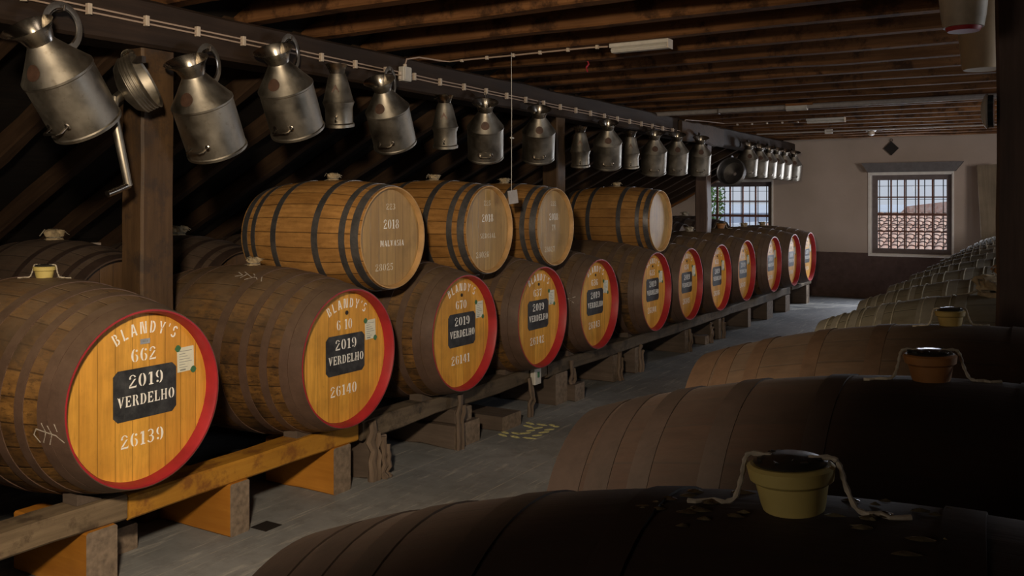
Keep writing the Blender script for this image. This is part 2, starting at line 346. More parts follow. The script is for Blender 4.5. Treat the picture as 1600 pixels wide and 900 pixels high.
def m_floor():
    t = NT('worn_grey_floor'); v = t.coords((1,1,1), False); n = t.noise(v, 1.3, 6, .6); n2 = t.noise(v, 8, 8, .7)
    vs = t.coords((3.2, .45, 1), False); n3 = t.noise(vs, 5, 9, .75)
    c = t.mix(t.ramp(n, [(.35, 0.), (.65, 1.)]), (.165, .175, .185), (.26, .265, .27)); c = t.mix(t.ramp(n2, [(.45, 0.), (.7, .6)]), c, (.13, .125, .125))
    c = t.mix(t.ramp(n3, [(.54, 0.), (.66, .5)]), c, (.52, .50, .45))
    tc = t.n('TexCoord'); sp = t.n('SeparateXYZ'); t.l(tc.outputs['Object'], sp.inputs[0])
    fr = t.math('FRACT', t.math('DIVIDE', t.math('ADD', sp.outputs[0], 20.14), .62)); seam = t.math('LESS_THAN', fr, .010)
    c = t.mix(t.math('MULTIPLY', seam, t.ramp(n2, [(.35, 0.), (.6, .9)])), c, (.42, .38, .32))
    for ang, sc_, th_ in ((.15, (26, .9, 1), .70), (-.5, (1.2, 22, 1), .72), (.9, (18, 1.1, 1), .72)):
        mp = t.n('Mapping'); mp.inputs['Rotation'].default_value = (0, 0, ang); mp.inputs['Scale'].default_value = sc_; t.l(tc.outputs['Object'], mp.inputs['Vector'])
        ns = t.noise(mp.outputs[0], 1.6, 3, .5); msk = t.ramp(t.noise(v, 1.7, 4, .6), [(.42, 0.), (.6, 1.)])
        c = t.mix(t.math('MULTIPLY', t.ramp(ns, [(th_-.04, 0.), (th_+.02, .6)]), msk), c, (.55, .53, .47))
    t.col(c); t.bump(t.math('ADD', n2, n3), .25, .006); return t.set(Roughness=t.ramp(n, [(.3, .55), (.7, .8)]))
M['floor'] = m_floor()
def m_glass():
    t = NT('window_glass'); tr = t.n('BsdfTransparent'); gl = t.n('BsdfGlossy'); gl.inputs['Roughness'].default_value = .02; tr.inputs['Color'].default_value = (.93, .95, .96, 1)
    fr = t.n('Fresnel'); fr.inputs['IOR'].default_value = 1.3; mx = t.n('MixShader'); t.l(fr.outputs[0], mx.inputs[0]); t.l(tr.outputs[0], mx.inputs[1]); t.l(gl.outputs[0], mx.inputs[2]); t.l(mx.outputs[0], t.out.inputs[0]); return t.mat
M['glass'] = m_glass()
def m_tile():
    t = NT('terracotta_tiles'); v = t.coords((1,1,1), False); n = t.noise(v, 2.6, 6, .7); n2 = t.noise(v, 9, 4, .7)
    c = t.mix(t.ramp(n, [(.35, 0.), (.65, 1.)]), (.50, .26, .20), (.66, .44, .37)); c = t.mix(t.ramp(n2, [(.45, 0.), (.65, .7)]), c, (.70, .62, .56)); t.col(c); return t.set(Roughness=.9)
M['tile'] = m_tile()
M['leaf'] = m_plain('leaves', (.10, .22, .05), .6, 0, .5, 3)
M['trunk'] = m_plain('trunk', (.12, .09, .06), .9, 0, .3, 8)
M['hill'] = m_plain('hazy_hill', (.50, .57, .70), 1, 0, .08, .02)  # bluish distance haze put into the colour of hill and outside ground

# ------------------------------------------------------------------ setting
FAR = 16.3
f = MB().box((-7.2, -2.9, -.12), (2.7, FAR+.35, 0)).build('floor', M['floor']); tag(f, kind='structure')
def wall_with_holes(name, x0, x1, z1, holes, y0, y1, axis='x'):
    mb = MB(); xs = sorted({x0, x1, *[h[0] for h in holes], *[h[1] for h in holes]}); zs = sorted({0, z1, *[h[2] for h in holes], *[h[3] for h in holes]})
    for i in range(len(xs)-1):
        for k in range(len(zs)-1):
            cx, cz = (xs[i]+xs[i+1])/2, (zs[k]+zs[k+1])/2
            if any(h[0] < cx < h[1] and h[2] < cz < h[3] for h in holes): continue
            if axis == 'x': mb.box((xs[i], y0, zs[k]), (xs[i+1], y1, zs[k+1]))
            else: mb.box((y0, xs[i], zs[k]), (y1, xs[i+1], zs[k+1]))
    o = mb.build(name, M['wall'], smooth=False); tag(o, kind='structure'); return o
W2 = (-2.73, -1.47, .76, 2.11); W1 = (-5.78, -4.40, .76, 2.02)
wall_with_holes('wall_far', -7.2, 2.7, 3.0, [W1, W2], FAR, FAR+.32)
wall_with_holes('wall_right', -2.9, FAR, 3.0, [(5.0, 6.2, 1.2, 2.4), (9.8, 11.0, 1.2, 2.4)], 2.5, 2.75, 'y')  # both window openings are assumed, out of view, placed for the area lights
wall_with_holes('wall_near', -7.2, 2.7, 3.0, [(-2.9, -1.5, 1.3, 2.5)], -2.9, -2.7)  # opening behind the camera is added to let in light, no window known
o = MB().box((-7.2, -2.9, 0), (-7.0, FAR, 1.3)).build('wall_left', M['wall'], smooth=False); tag(o, kind='structure')
o = MB().box((-4.4, -2.9, 2.90), (2.7, FAR+.3, 3.0)).build('ceiling', M['ceiling'], smooth=False); tag(o, kind='structure')
# sloping roof boarding on the left side
SL = .50; th = math.atan(SL)
def roofz(x): return 2.62+SL*(x+4.15)
mb = MB(); mb.add([(-7.25,-2.9,roofz(-7.25)+.14),(-4.0,-2.9,roofz(-4.0)+.14),(-4.0,FAR+.3,roofz(-4.0)+.14),(-7.25,FAR+.3,roofz(-7.25)+.14),(-7.25,-2.9,roofz(-7.25)+.2),(-4.0,-2.9,roofz(-4.0)+.2),(-4.0,FAR+.3,roofz(-4.0)+.2),(-7.25,FAR+.3,roofz(-7.25)+.2)], [(0,1,2,3),(4,7,6,5),(0,4,5,1),(1,5,6,2),(2,6,7,3),(3,7,4,0)])
o = mb.build('ceiling_slope', M['roof'], smooth=False); tag(o, kind='structure')
# windows
def window(name, w, mid, cols=5, rows=4, lintel=True):
    x0, x1, z0, z1 = w; root = empty(name, ((x0+x1)/2, FAR+.10, z0)); tag(root, kind='structure'); hw = (x1-x0)/2; h = z1-z0; fw = .095
    mb = MB(); mb.box((-hw, 0, 0), (-hw+fw, .07, h)); mb.box((hw-fw, 0, 0), (hw, .07, h)); mb.box((-hw+fw, 0, 0), (hw-fw, .07, fw)); mb.box((-hw+fw, 0, h-fw), (hw-fw, .07, h))
    mb.build('window_frame', M['window_paint'], root, smooth=False)
    mb = MB(); iw = 2*(hw-fw); ih = h-2*fw
    for i in range(1, cols): x = -hw+fw+iw*i/cols; mb.box((x-.012, .015, fw), (x+.012, .05, h-fw))
    for k in range(1, rows):
        z = fw+ih*k/rows; t = .022 if k == mid else .011; mb.box((-hw+fw, .010, z-t), (hw-fw, .055, z+t))
    mb.build('muntins', M['window_red'], root, smooth=False)
    MB().box((-hw+fw, .030, fw), (hw-fw, .034, h-fw)).build('pane', M['glass'], root, smooth=False)
    mb = MB()
    for i in range(9): x = -hw+.06+(2*hw-.12)*i/8+.04; mb.tube([(x, .19, 0), (x, .19, h)], .008, 6)
    for k in range(1, 6): z = h*k/6+.03; mb.tube([(-hw, .195, z), (hw, .195, z)], .004, 6)
    mb.build('iron_bars', M['iron'], root)
    e = .035  # white painted edge round the opening
    mb = MB(); mb.box((-hw-e, -.118, -e), (-hw, -.095, h+e)); mb.box((hw, -.118, -e), (hw+e*.7, -.095, h+e)); mb.box((-hw, -.118, -e), (hw, -.095, 0)); mb.box((-hw, -.118, h), (hw, -.095, h+e))
    mb.box((-hw, -.1, 0), (-hw+.012, .2, h)); mb.box((hw-.012, -.1, 0), (hw, .2, h)); mb.box((-hw, -.1, -.0), (hw, 0, .012)); mb.box((-hw, -.1, h-.012), (hw, 0, h))
    mb.build('window_reveal', M['reveal'], root, smooth=False)
    if lintel:
        poly = [(-hw-.12, .19), (hw+.17, .19), (hw+.05, .035), (-hw-.02, .035)]
        MB().prism(poly, lambda a, b, c: Vector((a, -.1-c, h+b)), .16).build('lintel_shelf', M['shelf'], root, smooth=False)
window('window_2', W2, 2); window('window_1', W1, 2, 5, 4, False)

# ------------------------------------------------------------------ outside the windows
def tiled_roof(name, x0, x1, y0, z0, y1, z1, loc, label):
    root = empty(name, loc); tag(root, label, 'roof')
    n = int((x1-x0)/.19); rows = int(math.hypot(y1-y0, z1-z0)/.42); mb = MB()
    for i in range(n):
        xc = x0+.19*(i+.5)
        for k in range(rows):
            a, b = k/rows, (k+1.12)/rows; vs = []
            for t, rr, dz in ((a, .094, .035), (b, .084, .015)):
                for j in range(7):
                    g = PI*j/6; vs.append((xc+math.cos(g)*rr, y0+(y1-y0)*t, z0+(z1-z0)*t+math.sin(g)*rr*.55+dz-.03))
            mb.add(vs, [(j, j+1, j+8, j+7) for j in range(6)])
    mb.build('roof_tiles', M['tile'], root)
    mb = MB(); mb.add([(x0,y0,z0-.06),(x1,y0,z0-.06),(x1,y1,z1-.06),(x0,y1,z1-.06),(x0,y0,z0-.3),(x1,y0,z0-.3),(x1,y1,z1-.3),(x0,y1,z1-.3)], [(0,1,2,3),(4,7,6,5),(0,4,5,1),(1,5,6,2),(2,6,7,3),(3,7,4,0)])
    mb.box((x0+.3, y0+.4, z0-4), (x1-.3, y1, z0-.1)); mb.build('house_walls', M['stone'], root, smooth=False)
tiled_roof('tiled_roof', -6, 7, 0, 0, 7.5, 1.32, (-1.0, 19.5, .0), 'red clay tiled roof filling the lower half of the right-hand window')
mb = MB()
pr = [(-3.5, 0, -.5), (-2.2, 0, .9), (-.3, 0, 1.15), (1.0, 0, 2.0), (2.2, 0, 2.1), (3.5, 0, 1.2), (3.5, 0, -.5)]
mb.prism([(a, c) for a, b, c in pr], lambda a, b, c: Vector((a, -c, b)), 3.0); o = mb.build('house_gable', M['tile'], None, (-1.9, 34, .6), smooth=False)
tag(o, 'distant reddish peaked roof beyond the tiled roof, seen in the right-hand window', 'roof')
mb = MB(); r = random.Random(3); vs = []; N = 40
for i in range(N+1):
    x = -520+900*i/N; vs += [(x, 420, -60), (x, 420, -7+3*math.sin(i*.4)+r.uniform(0, 2)), (x, 520, 0)]
mb.add(vs, [(3*i, 3*i+3, 3*i+4, 3*i+1) for i in range(N)]+[(3*i+1, 3*i+4, 3*i+5, 3*i+2) for i in range(N)])
o = mb.build('hillside', M['hill']); tag(o, 'hazy blue hillside on the horizon behind the left-hand window', 'hill')
root = empty('garden_tree', (-7.30, 21.0, -3)); tag(root, 'green tree outside the left-hand window', 'tree')
MB().lathe([(.10, 0), (.07, 2.5), (.03, 5.6)], 10).build('trunk', M['trunk'], root)
mb = MB(); r = random.Random(11)
for i in range(2600):
    z = r.uniform(2.6, 6.3); rad = .30*(1-abs((z-4.4)/2.3)**2)+.1; a = r.uniform(0, 2*PI); q = rad*math.sqrt(r.random()); p = Vector((math.cos(a)*q+.12*math.sin(z*3), math.sin(a)*q, z))
    u = Vector([r.gauss(0, 1) for _ in range(3)]).normalized(); w = u.orthogonal().normalized()*.025; u = u*.05
    mb.add([p-u, p+w, p+u, p-w], [(0, 1, 2, 3)])
mb.build('foliage', M['leaf'], root, smooth=False)
o = MB().box((-60, 18, -3.2), (60, 400, -3)).build('ground_outside', M['hill'], smooth=False); tag(o, kind='structure')

def ORD(n):
    return ['first', 'second', 'third', 'fourth', 'fifth', 'sixth', 'seventh', 'eighth', 'ninth', 'tenth', 'eleventh', 'twelfth'][n-1] if n <= 12 else '%d%s' % (n, {1: 'st', 2: 'nd', 3: 'rd'}.get(n % 10 if n > 20 else 0, 'th'))
# ------------------------------------------------------------------ ceiling timbers
def JY(i): return 5.47+.5667*(i-13)
def snap(y): return JY(round((y-JY(0))/.5667))
NJ = sum(1 for i in range(40) if JY(i) <= FAR-.1)
jm = {}
for i in range(NJ):
    y = JY(i)
    if y > FAR-.1: break
    me = MB().timber((-3.4, -.055, 0), (3.4, .055, .19), .012, .008, 14, seed=i % 5).mesh('ceiling_joist', M['joist']) if i % 5 not in jm else jm[i % 5]
    jm[i % 5] = me
    o = inst('ceiling_joist', me, None, (-.92, y, 2.70))
    tag(o, 'dark red-brown ceiling joist, %s from the far wall' % ORD(NJ-i), 'joist', 'ceiling joists')
o = MB().timber((-.12, 0, 0), (.12, FAR+2.6, .24), .015, .006, 40, seed=3).build('beam', M['beam'], None, (-4.10, -2.65, 2.44)); tag(o, 'long dark wooden beam over the left row from which the tin cans hang', 'beam')
rf = {}
for i in range(33):
    y = -1.9+.56*i
    if y > FAR-.25: break
    k = i % 4
    if k not in rf: rf[k] = MB().timber((-3.25, -.045, 0), (0, .045, .13), .01, .006, 10, seed=40+k).mesh('rafter', M['rafter'])
    o = inst('rafter', rf[k], None, (-4.13, y+random.uniform(-.02, .02), roofz(-4.13)), (0, -th, 0))
    tag(o, 'rough sloping rafter below the left roof, %s from the far wall' % ORD(32-i+1 if i < 32 else 1), 'rafter', 'sloping rafters')
o = MB().timber((-1.9, -.05, 0), (0, .05, .16), .01, .008, 8, seed=9).build('roof_brace', M['orange_rafter'], None, (-4.75, FAR-.12, 2.38), (0, -math.atan(.56), 0)); tag(o, 'orange-brown rafter against the far wall above the last back barrels', 'rafter')

o = MB().timber((-.05, -.045, 0), (.04, .045, .10), .008, .003, 2, seed=77).build('wood_bracket', M['orange_rafter'], None, (-4.02, 2.06, 2.35)); tag(o, 'small orange wooden bracket under the long beam behind the nearest tin can', 'bracket')
# posts
def post(x, y, z1, w, d, label, mat='post', seed=0, z0=0):
    o = MB().timber((-w/2, -d/2, 0), (w/2, d/2, z1-z0), .012, .005, 12, seed=seed).build('post', M[mat], None, (x, y, z0)); tag(o, label, 'post'); return o
post(-4.10, 3.07, 2.44, .17, .20, 'thick worn timber post between the first and second barrels of the left row', seed=1)
post(-4.10, 7.53, 2.44, .17, .16, 'brown timber post behind the gap between the third and last pale oak barrels', seed=2)
post(-4.10, 11.76, 2.44, .17, .18, 'blue-black post standing in front of the left-hand window', 'post_black', seed=3)
post(-.100, 3.90, 2.70, .20, .16, 'massive dark post rising from the right row at the frame edge', 'post_black', seed=4)
o = MB().timber((-.07, -.05, 0), (.07, .05, 2.66), .01, .006, 10, seed=6).build('split_post', M['post_black'], None, (.085, 3.90, 0)); tag(o, 'narrow split dark timber strapped to the massive right post', 'post')
o = MB().timber((-.07, -.05, 0), (.07, .05, .62), .02, .006, 4, seed=8).build('corbel', M['post'], None, (-.13, 3.90, 2.52), (0, math.radians(52), 0)); tag(o, 'short angled timber brace at the head of the massive right post', 'brace')
o = MB().timber((-.04, -.8, 0), (0, .8, .26), .02, .012, 8, seed=18).build('beam_facing', M['rafter'], None, (-3.93, 11.3, 2.40)); tag(o, 'flaking pinkish-brown board fixed to the beam near the blue-black post', 'board')

# ------------------------------------------------------------------ stencil lettering
def arc(cx, cy, rx, ry, tx, ty, a0, a1, n=10):
    P = []
    for i in range(n+1): a = math.radians(a0+(a1-a0)*i/n); P.append((cx+rx*math.cos(a), cy+ry*math.sin(a)))
    for i in range(n, -1, -1): a = math.radians(a0+(a1-a0)*i/n); P.append((cx+(rx-tx)*math.cos(a), cy+(ry-ty)*math.sin(a)))
    return P
def bar(x0, y0, x1, y1): return [(x0,y0),(x1,y0),(x1,y1),(x0,y1)]
def stem(x, w=.17, s=.05): return [bar(x, 0, x+w, 1), bar(x-s, 0, x, .07), bar(x+w, 0, x+w+s, .07), bar(x-s, .93, x, 1), bar(x+w, .93, x+w+s, 1)]
def slant(x0, y0, x1, y1, w): return [(x0, y0), (x0+w, y0), (x1+w, y1), (x1, y1)]
G = {
 '0': (.62, [arc(.30,.5,.28,.5,.16,.04,100,260), arc(.32,.5,.28,.5,.16,.04,-80,80)]),
 '1': (.46, [bar(.17,0,.34,.97), bar(.08,0,.17,.07), bar(.34,0,.43,.07), [(.04,.78),(.16,.86),(.16,.97),(.10,.97)]]),
 '2': (.60, [arc(.29,.70,.27,.29,.12,.05,165,20), [(.55,.66),(.42,.66),(.03,.16),(.17,.16)], [(.03,0),(.57,0),(.59,.20),(.52,.12),(.03,.12)], arc(.10,.74,.08,.08,.079,.079,0,359)]),
 '3': (.58, [arc(.26,.75,.26,.25,.13,.05,150,-80), arc(.26,.27,.29,.27,.15,.05,78,-160), bar(.16,.47,.30,.53)]),
 '4': (.64, [[(.30,.97),(.36,.86),(.14,.34),(.04,.34)], bar(.04,.24,.32,.31), bar(.38,0,.54,.97), bar(.31,0,.61,.06), bar(.54,.24,.62,.31)]),
 '5': (.58, [bar(.08,.84,.52,.98), bar(.08,.50,.15,.80), arc(.26,.30,.29,.31,.15,.05,125,-155)]),
 '6': (.62, [arc(.31,.5,.29,.5,.17,.04,95,258), arc(.34,.29,.25,.29,.14,.04,-80,85), arc(.46,.84,.09,.09,.089,.089,0,359)]),
 '7': (.58, [[(.03,.98),(.56,.98),(.56,.84),(.10,.84),(.03,.72)], [(.50,.80),(.38,.80),(.18,0),(.36,0)]]),
 '8': (.60, [arc(.29,.75,.22,.24,.11,.04,100,260), arc(.31,.75,.22,.24,.11,.04,-80,80), arc(.29,.26,.27,.26,.14,.04,100,260), arc(.31,.26,.27,.26,.14,.04,-80,80)]),
 '9': (.62, [[(.62-x, 1-y) for x, y in arc(.31,.5,.29,.5,.17,.04,95,258)], [(.62-x, 1-y) for x, y in arc(.34,.29,.25,.29,.14,.04,-80,85)], arc(.16,.16,.09,.09,.089,.089,0,359)]),
 'V': (.74, [[(.04,1),(.28,1),(.42,.10),(.34,0)], [(.70,1),(.60,1),(.44,.30),(.46,.18)], bar(0,.93,.32,1), bar(.52,.93,.74,1)]),
 'E': (.64, stem(.06)+[[(.27,1),(.60,1),(.60,.72),(.50,.90),(.27,.92)], [(.27,0),(.60,0),(.62,.30),(.50,.10),(.27,.08)], [(.27,.46),(.46,.40),(.46,.62),(.27,.54)]]),
 'R': (.72, stem(.06)+[arc(.30,.75,.27,.25,.14,.06,80,-80), [(.34,.50),(.50,.50),(.70,0),(.52,0)]]),
 'D': (.70, stem(.06)+[arc(.32,.5,.34,.5,.17,.06,85,-85)]),
 'L': (.60, stem(.06)+[[(.27,0),(.58,0),(.60,.36),(.52,.10),(.27,.08)]]),
 'H': (.74, stem(.06, .15)+stem(.50, .15)+[bar(.27,.46,.44,.54)]),
 'O': (.70, [arc(.33,.5,.31,.5,.18,.05,98,262), arc(.37,.5,.31,.5,.18,.05,-82,82)]),
 'M': (.86, stem(.04, .10, .03)+stem(.66, .15, .04)+[[(.17,1),(.34,1),(.48,.25),(.40,.12)], [(.66,1),(.60,1),(.47,.35),(.51,.22)]]),
 'A': (.74, [[(.34,1),(.46,1),(.68,0),(.48,0)], [(.30,.90),(.34,.76),(.14,0),(.06,0)], bar(.20,.28,.46,.36)]),
 'S': (.58, [arc(.28,.74,.25,.26,.12,.06,30,250), arc(.29,.27,.26,.27,.13,.06,70,-150)]),
 'I': (.34, stem(.08)),
 'C': (.66, [arc(.35,.5,.32,.5,.18,.05,95,265), arc(.35,.5,.30,.5,.08,.06,20,80), arc(.35,.5,.30,.5,.08,.06,-80,-20)]),
 'N': (.74, stem(.04, .08, .03)+[bar(.56,.1,.64,1), bar(.50,.93,.70,1), [(.14,1),(.32,1),(.64,.06),(.58,0)]]),
 'T': (.64, [bar(.23,0,.41,.88), bar(.14,0,.50,.07), [(.02,1),(.62,1),(.62,.70),(.54,.91),(.10,.91),(.02,.70)]]),
 ' ': (.34, []), }
sw = .16  # sans stencil for the arched name
GS = {
 'B': (.62, [bar(.04,0,.04+sw,1), arc(.26,.76,.27,.24,.14,.12,85,-70), arc(.26,.27,.31,.27,.15,.12,70,-85)]),
 'L': (.58, [bar(.04,.0,.04+sw,1), bar(.25,0,.54,.14)]),
 'A': (.70, [slant(.02,0,.24,1,sw), [(.50,0),(.68,0),(.46,1),(.36,.92)], bar(.26,.26,.46,.38)]),
 'N': (.74, [bar(.02,0,.02+sw,1), bar(.56,0,.56+sw,1), [(.20,1),(.34,1),(.54,.0),(.54,.0),(.40,.0)]]),
 'D': (.66, [bar(.04,0,.04+sw,1), arc(.25,.5,.37,.5,.16,.13,85,-85)]),
 'Y': (.66, [bar(.25,0,.25+sw,.42), [(.0,1),(.17,1),(.32,.48),(.22,.48)], [(.66,1),(.49,1),(.36,.48),(.45,.48)]]),
 "'": (.22, [[(.06,1),(.18,1),(.12,.72),(.06,.72)]]),
 'S': (.60, [arc(.29,.74,.26,.26,.14,.12,20,245), arc(.29,.26,.27,.26,.14,.12,65,-160)]), }
def text_polys(txt, h, width, font=G, gap=.13):
    tot = sum(font[c][0]+gap for c in txt)-gap; sx = width/tot; x = -width/2; out = []
    for c in txt:
        w, ps = font[c]
        for p in ps: out.append([(x+a*sx, b*h-h/2) for a, b in p])
        x += (w+gap)*sx
    return out
def lettering(txt, parent, cy, cz, h, width, mat, lift=.0012, tilt=0, side=1, label=None):
    mb = MB(); ct, st = math.cos(tilt), math.sin(tilt)
    for p in text_polys(txt, h, width):
        mb.prism(p, lambda a, b, c: Vector((lift+c, cy+a*ct-b*st, cz+a*st+b*ct)), .0006)
    o = mb.build('lettering', mat, parent, smooth=False)
    if label: o['label'] = label
    return o
def arched(txt, parent, cy, cz, R, h, a0, a1, mat, lift=.0012):
    mb = MB(); ws = [GS[c][0]+.30 for c in txt]; tot = sum(ws); acc = 0
    for c, w in zip(txt, ws):
        a = math.radians(a0+(a1-a0)*(acc+w/2)/tot); acc += w; s = h*.88
        ux, uz = math.sin(a), -math.cos(a)  # baseline direction rotates with the arc
        for p in GS[c][1]:
            def fn(q, b, k, a=a, w=GS[c][0], s=s):
                dx = (q-w/2)*s; dz = b*h
                return Vector((lift+k, cy+math.cos(a)*(R+dz)+math.sin(a)*dx, cz+math.sin(a)*(R+dz)-math.cos(a)*dx))
            mb.prism(p, fn, .0006)
    return mb.build('lettering', mat, parent, smooth=False)

# ------------------------------------------------------------------ casks
def prof(x, L, Rb, Rh):
    return Rh+(Rb-Rh)*(1-abs(2*x/L)**2.0)
MESH = {}
def cask_meshes(key, L, Rb, Rh, hoops, stave, hoop, head, rim, rimdepth=.060):
    """hoops: (start, width) measured from each end"""
    if key in MESH: return MESH[key]
    n = 72; K = 26; P = []
    t = .022
    for i in range(K+1): x = -L/2+L*i/K; P.append((prof(x, L, Rb, Rh), x))
    body = MB(); vs = []; rr = random.Random(hash(key) % 97)
    wob = [1+rr.uniform(-.0016, .0016) for _ in range(n)]
    body._open([(p[0], p[1]) for p in P], n, 'x', 0, None)
    for i, v in enumerate(body.v): body.v[i] = (v[0], v[1]*wob[i % n], v[2]*wob[i % n])
    d = {'staves': body.mesh('staves', stave)}
    # chime ring of one end (+x): end face, chamfer, inner wall back to the head
    def ring(sg):
        e = sg*L/2; q = MB()
        q._open([(Rh*1.001, e-sg*.012), (Rh, e+sg*.0005), (Rh-.007, e+sg*.001), (Rh-.015, e-sg*.014), (Rh-.019, e-sg*(rimdepth+.004))], n, 'x', 0, None); return q
    d['rim_front'] = ring(1).mesh('rim', rim); d['rim_back'] = ring(-1).mesh('rim', M['dark_end'] if rim is M['red'] else rim)
    def hd():
        q = MB(); q.lathe([(Rh-.0185, -.018), (Rh-.0185, 0)], n, 'x'); return q.mesh('barrel_head', head)
    d['head'] = hd(); d['headx'] = L/2-rimdepth
    d['hoops'] = []
    for (s0, w) in hoops:
        for sg in (-1, 1):
            q = MB(); a, b = L/2-s0, L/2-s0-w; pr_ = [(prof(a, L, Rb, Rh)-.002, sg*a)]
            for k in range(5): x = a+(b-a)*k/4; pr_.append((prof(x, L, Rb, Rh)+.0035, sg*x))
            pr_.append((prof(b, L, Rb, Rh)-.002, sg*b)); q._open(pr_, n, 'x', 0, None); d['hoops'].append(q.mesh('hoop', hoop))
    d['wires'] = []
    if key == 'grey':
        for sg in (-1, 1):
            for xx in (.70, .645, .60, .535, .47, .40, .28, .17):
                q = MB(); rr_ = prof(xx, L, Rb, Rh)+.004; q.tube([(sg*xx, math.cos(a)*rr_, math.sin(a)*rr_) for a in [2*PI*k/60 for k in range(60)]], .0032, 5, closed=True); d['wires'].append(q.mesh('wire_ring', M['cane']))
    d['L'] = L; d['Rb'] = Rb; d['Rh'] = Rh; MESH[key] = d; return d
def cask(key, loc, label, group=None, rotz=0, roll=0, name='barrel', cat='barrel'):
    d = MESH[key]; root = empty(name, (loc[0], loc[1], loc[2]-d['Rb']), (0, 0, rotz)); tag(root, label, cat, group); R = d['Rb']
    inst('staves', d['staves'], root, (0, 0, R), (roll, 0, 0))
    inst('rim', d['rim_front'], root, (0, 0, R)); inst('rim', d['rim_back'], root, (0, 0, R))
    for h in d['hoops']: inst('hoop', h, root, (0, 0, R), (random.uniform(0, 6), 0, 0))
    for h in d['wires']: inst('wire_ring', h, root, (0, 0, R), (random.uniform(0, 6), 0, 0))
    hf = inst('barrel_head', d['head'], root, (d['headx'], 0, R)); inst('barrel_head', d['head'], root, (-d['headx'], 0, R), (0, 0, PI))
    return root, hf, d
HL = [(.0, .075), (.078, .050), (.20, .045), (.325, .050), (.50, .06)]
cask_meshes('left', 1.50, .48, .375, HL, M['stave_left'], M['hoop_brown'], M['head_amber'], M['red'])
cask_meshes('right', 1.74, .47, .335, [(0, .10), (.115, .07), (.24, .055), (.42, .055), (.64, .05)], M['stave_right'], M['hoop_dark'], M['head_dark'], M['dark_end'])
cask_meshes('brown', 1.70, .47, .335, [(0, .09), (.10, .06), (.22, .05), (.42, .05), (.62, .05)], M['stave_brown_lit'], M['hoop_wood'], M['head_dark'], M['dark_end'])
cask_meshes('grey', 1.50, .47, .335, [(0, .05), (.075, .035), (.16, .035), (.27, .04), (.45, .07), (.60, .045)], M['stave_grey'], M['hoop_grey'], M['head_dark'], M['dark_end'])
cask_meshes('back', 1.45, .46, .36, [(.0, .07), (.12, .045), (.30, .05), (.50, .05)], M['stave_back'], M['hoop_black'], M['head_dark'], M['dark_end'])
cask_meshes('oak', .97, .35, .305, [(.015, .050), (.105, .040), (.295, .045)], M['stave_oak'], M['hoop_steel'], M['head_oak'], M['oak_end'], .03)

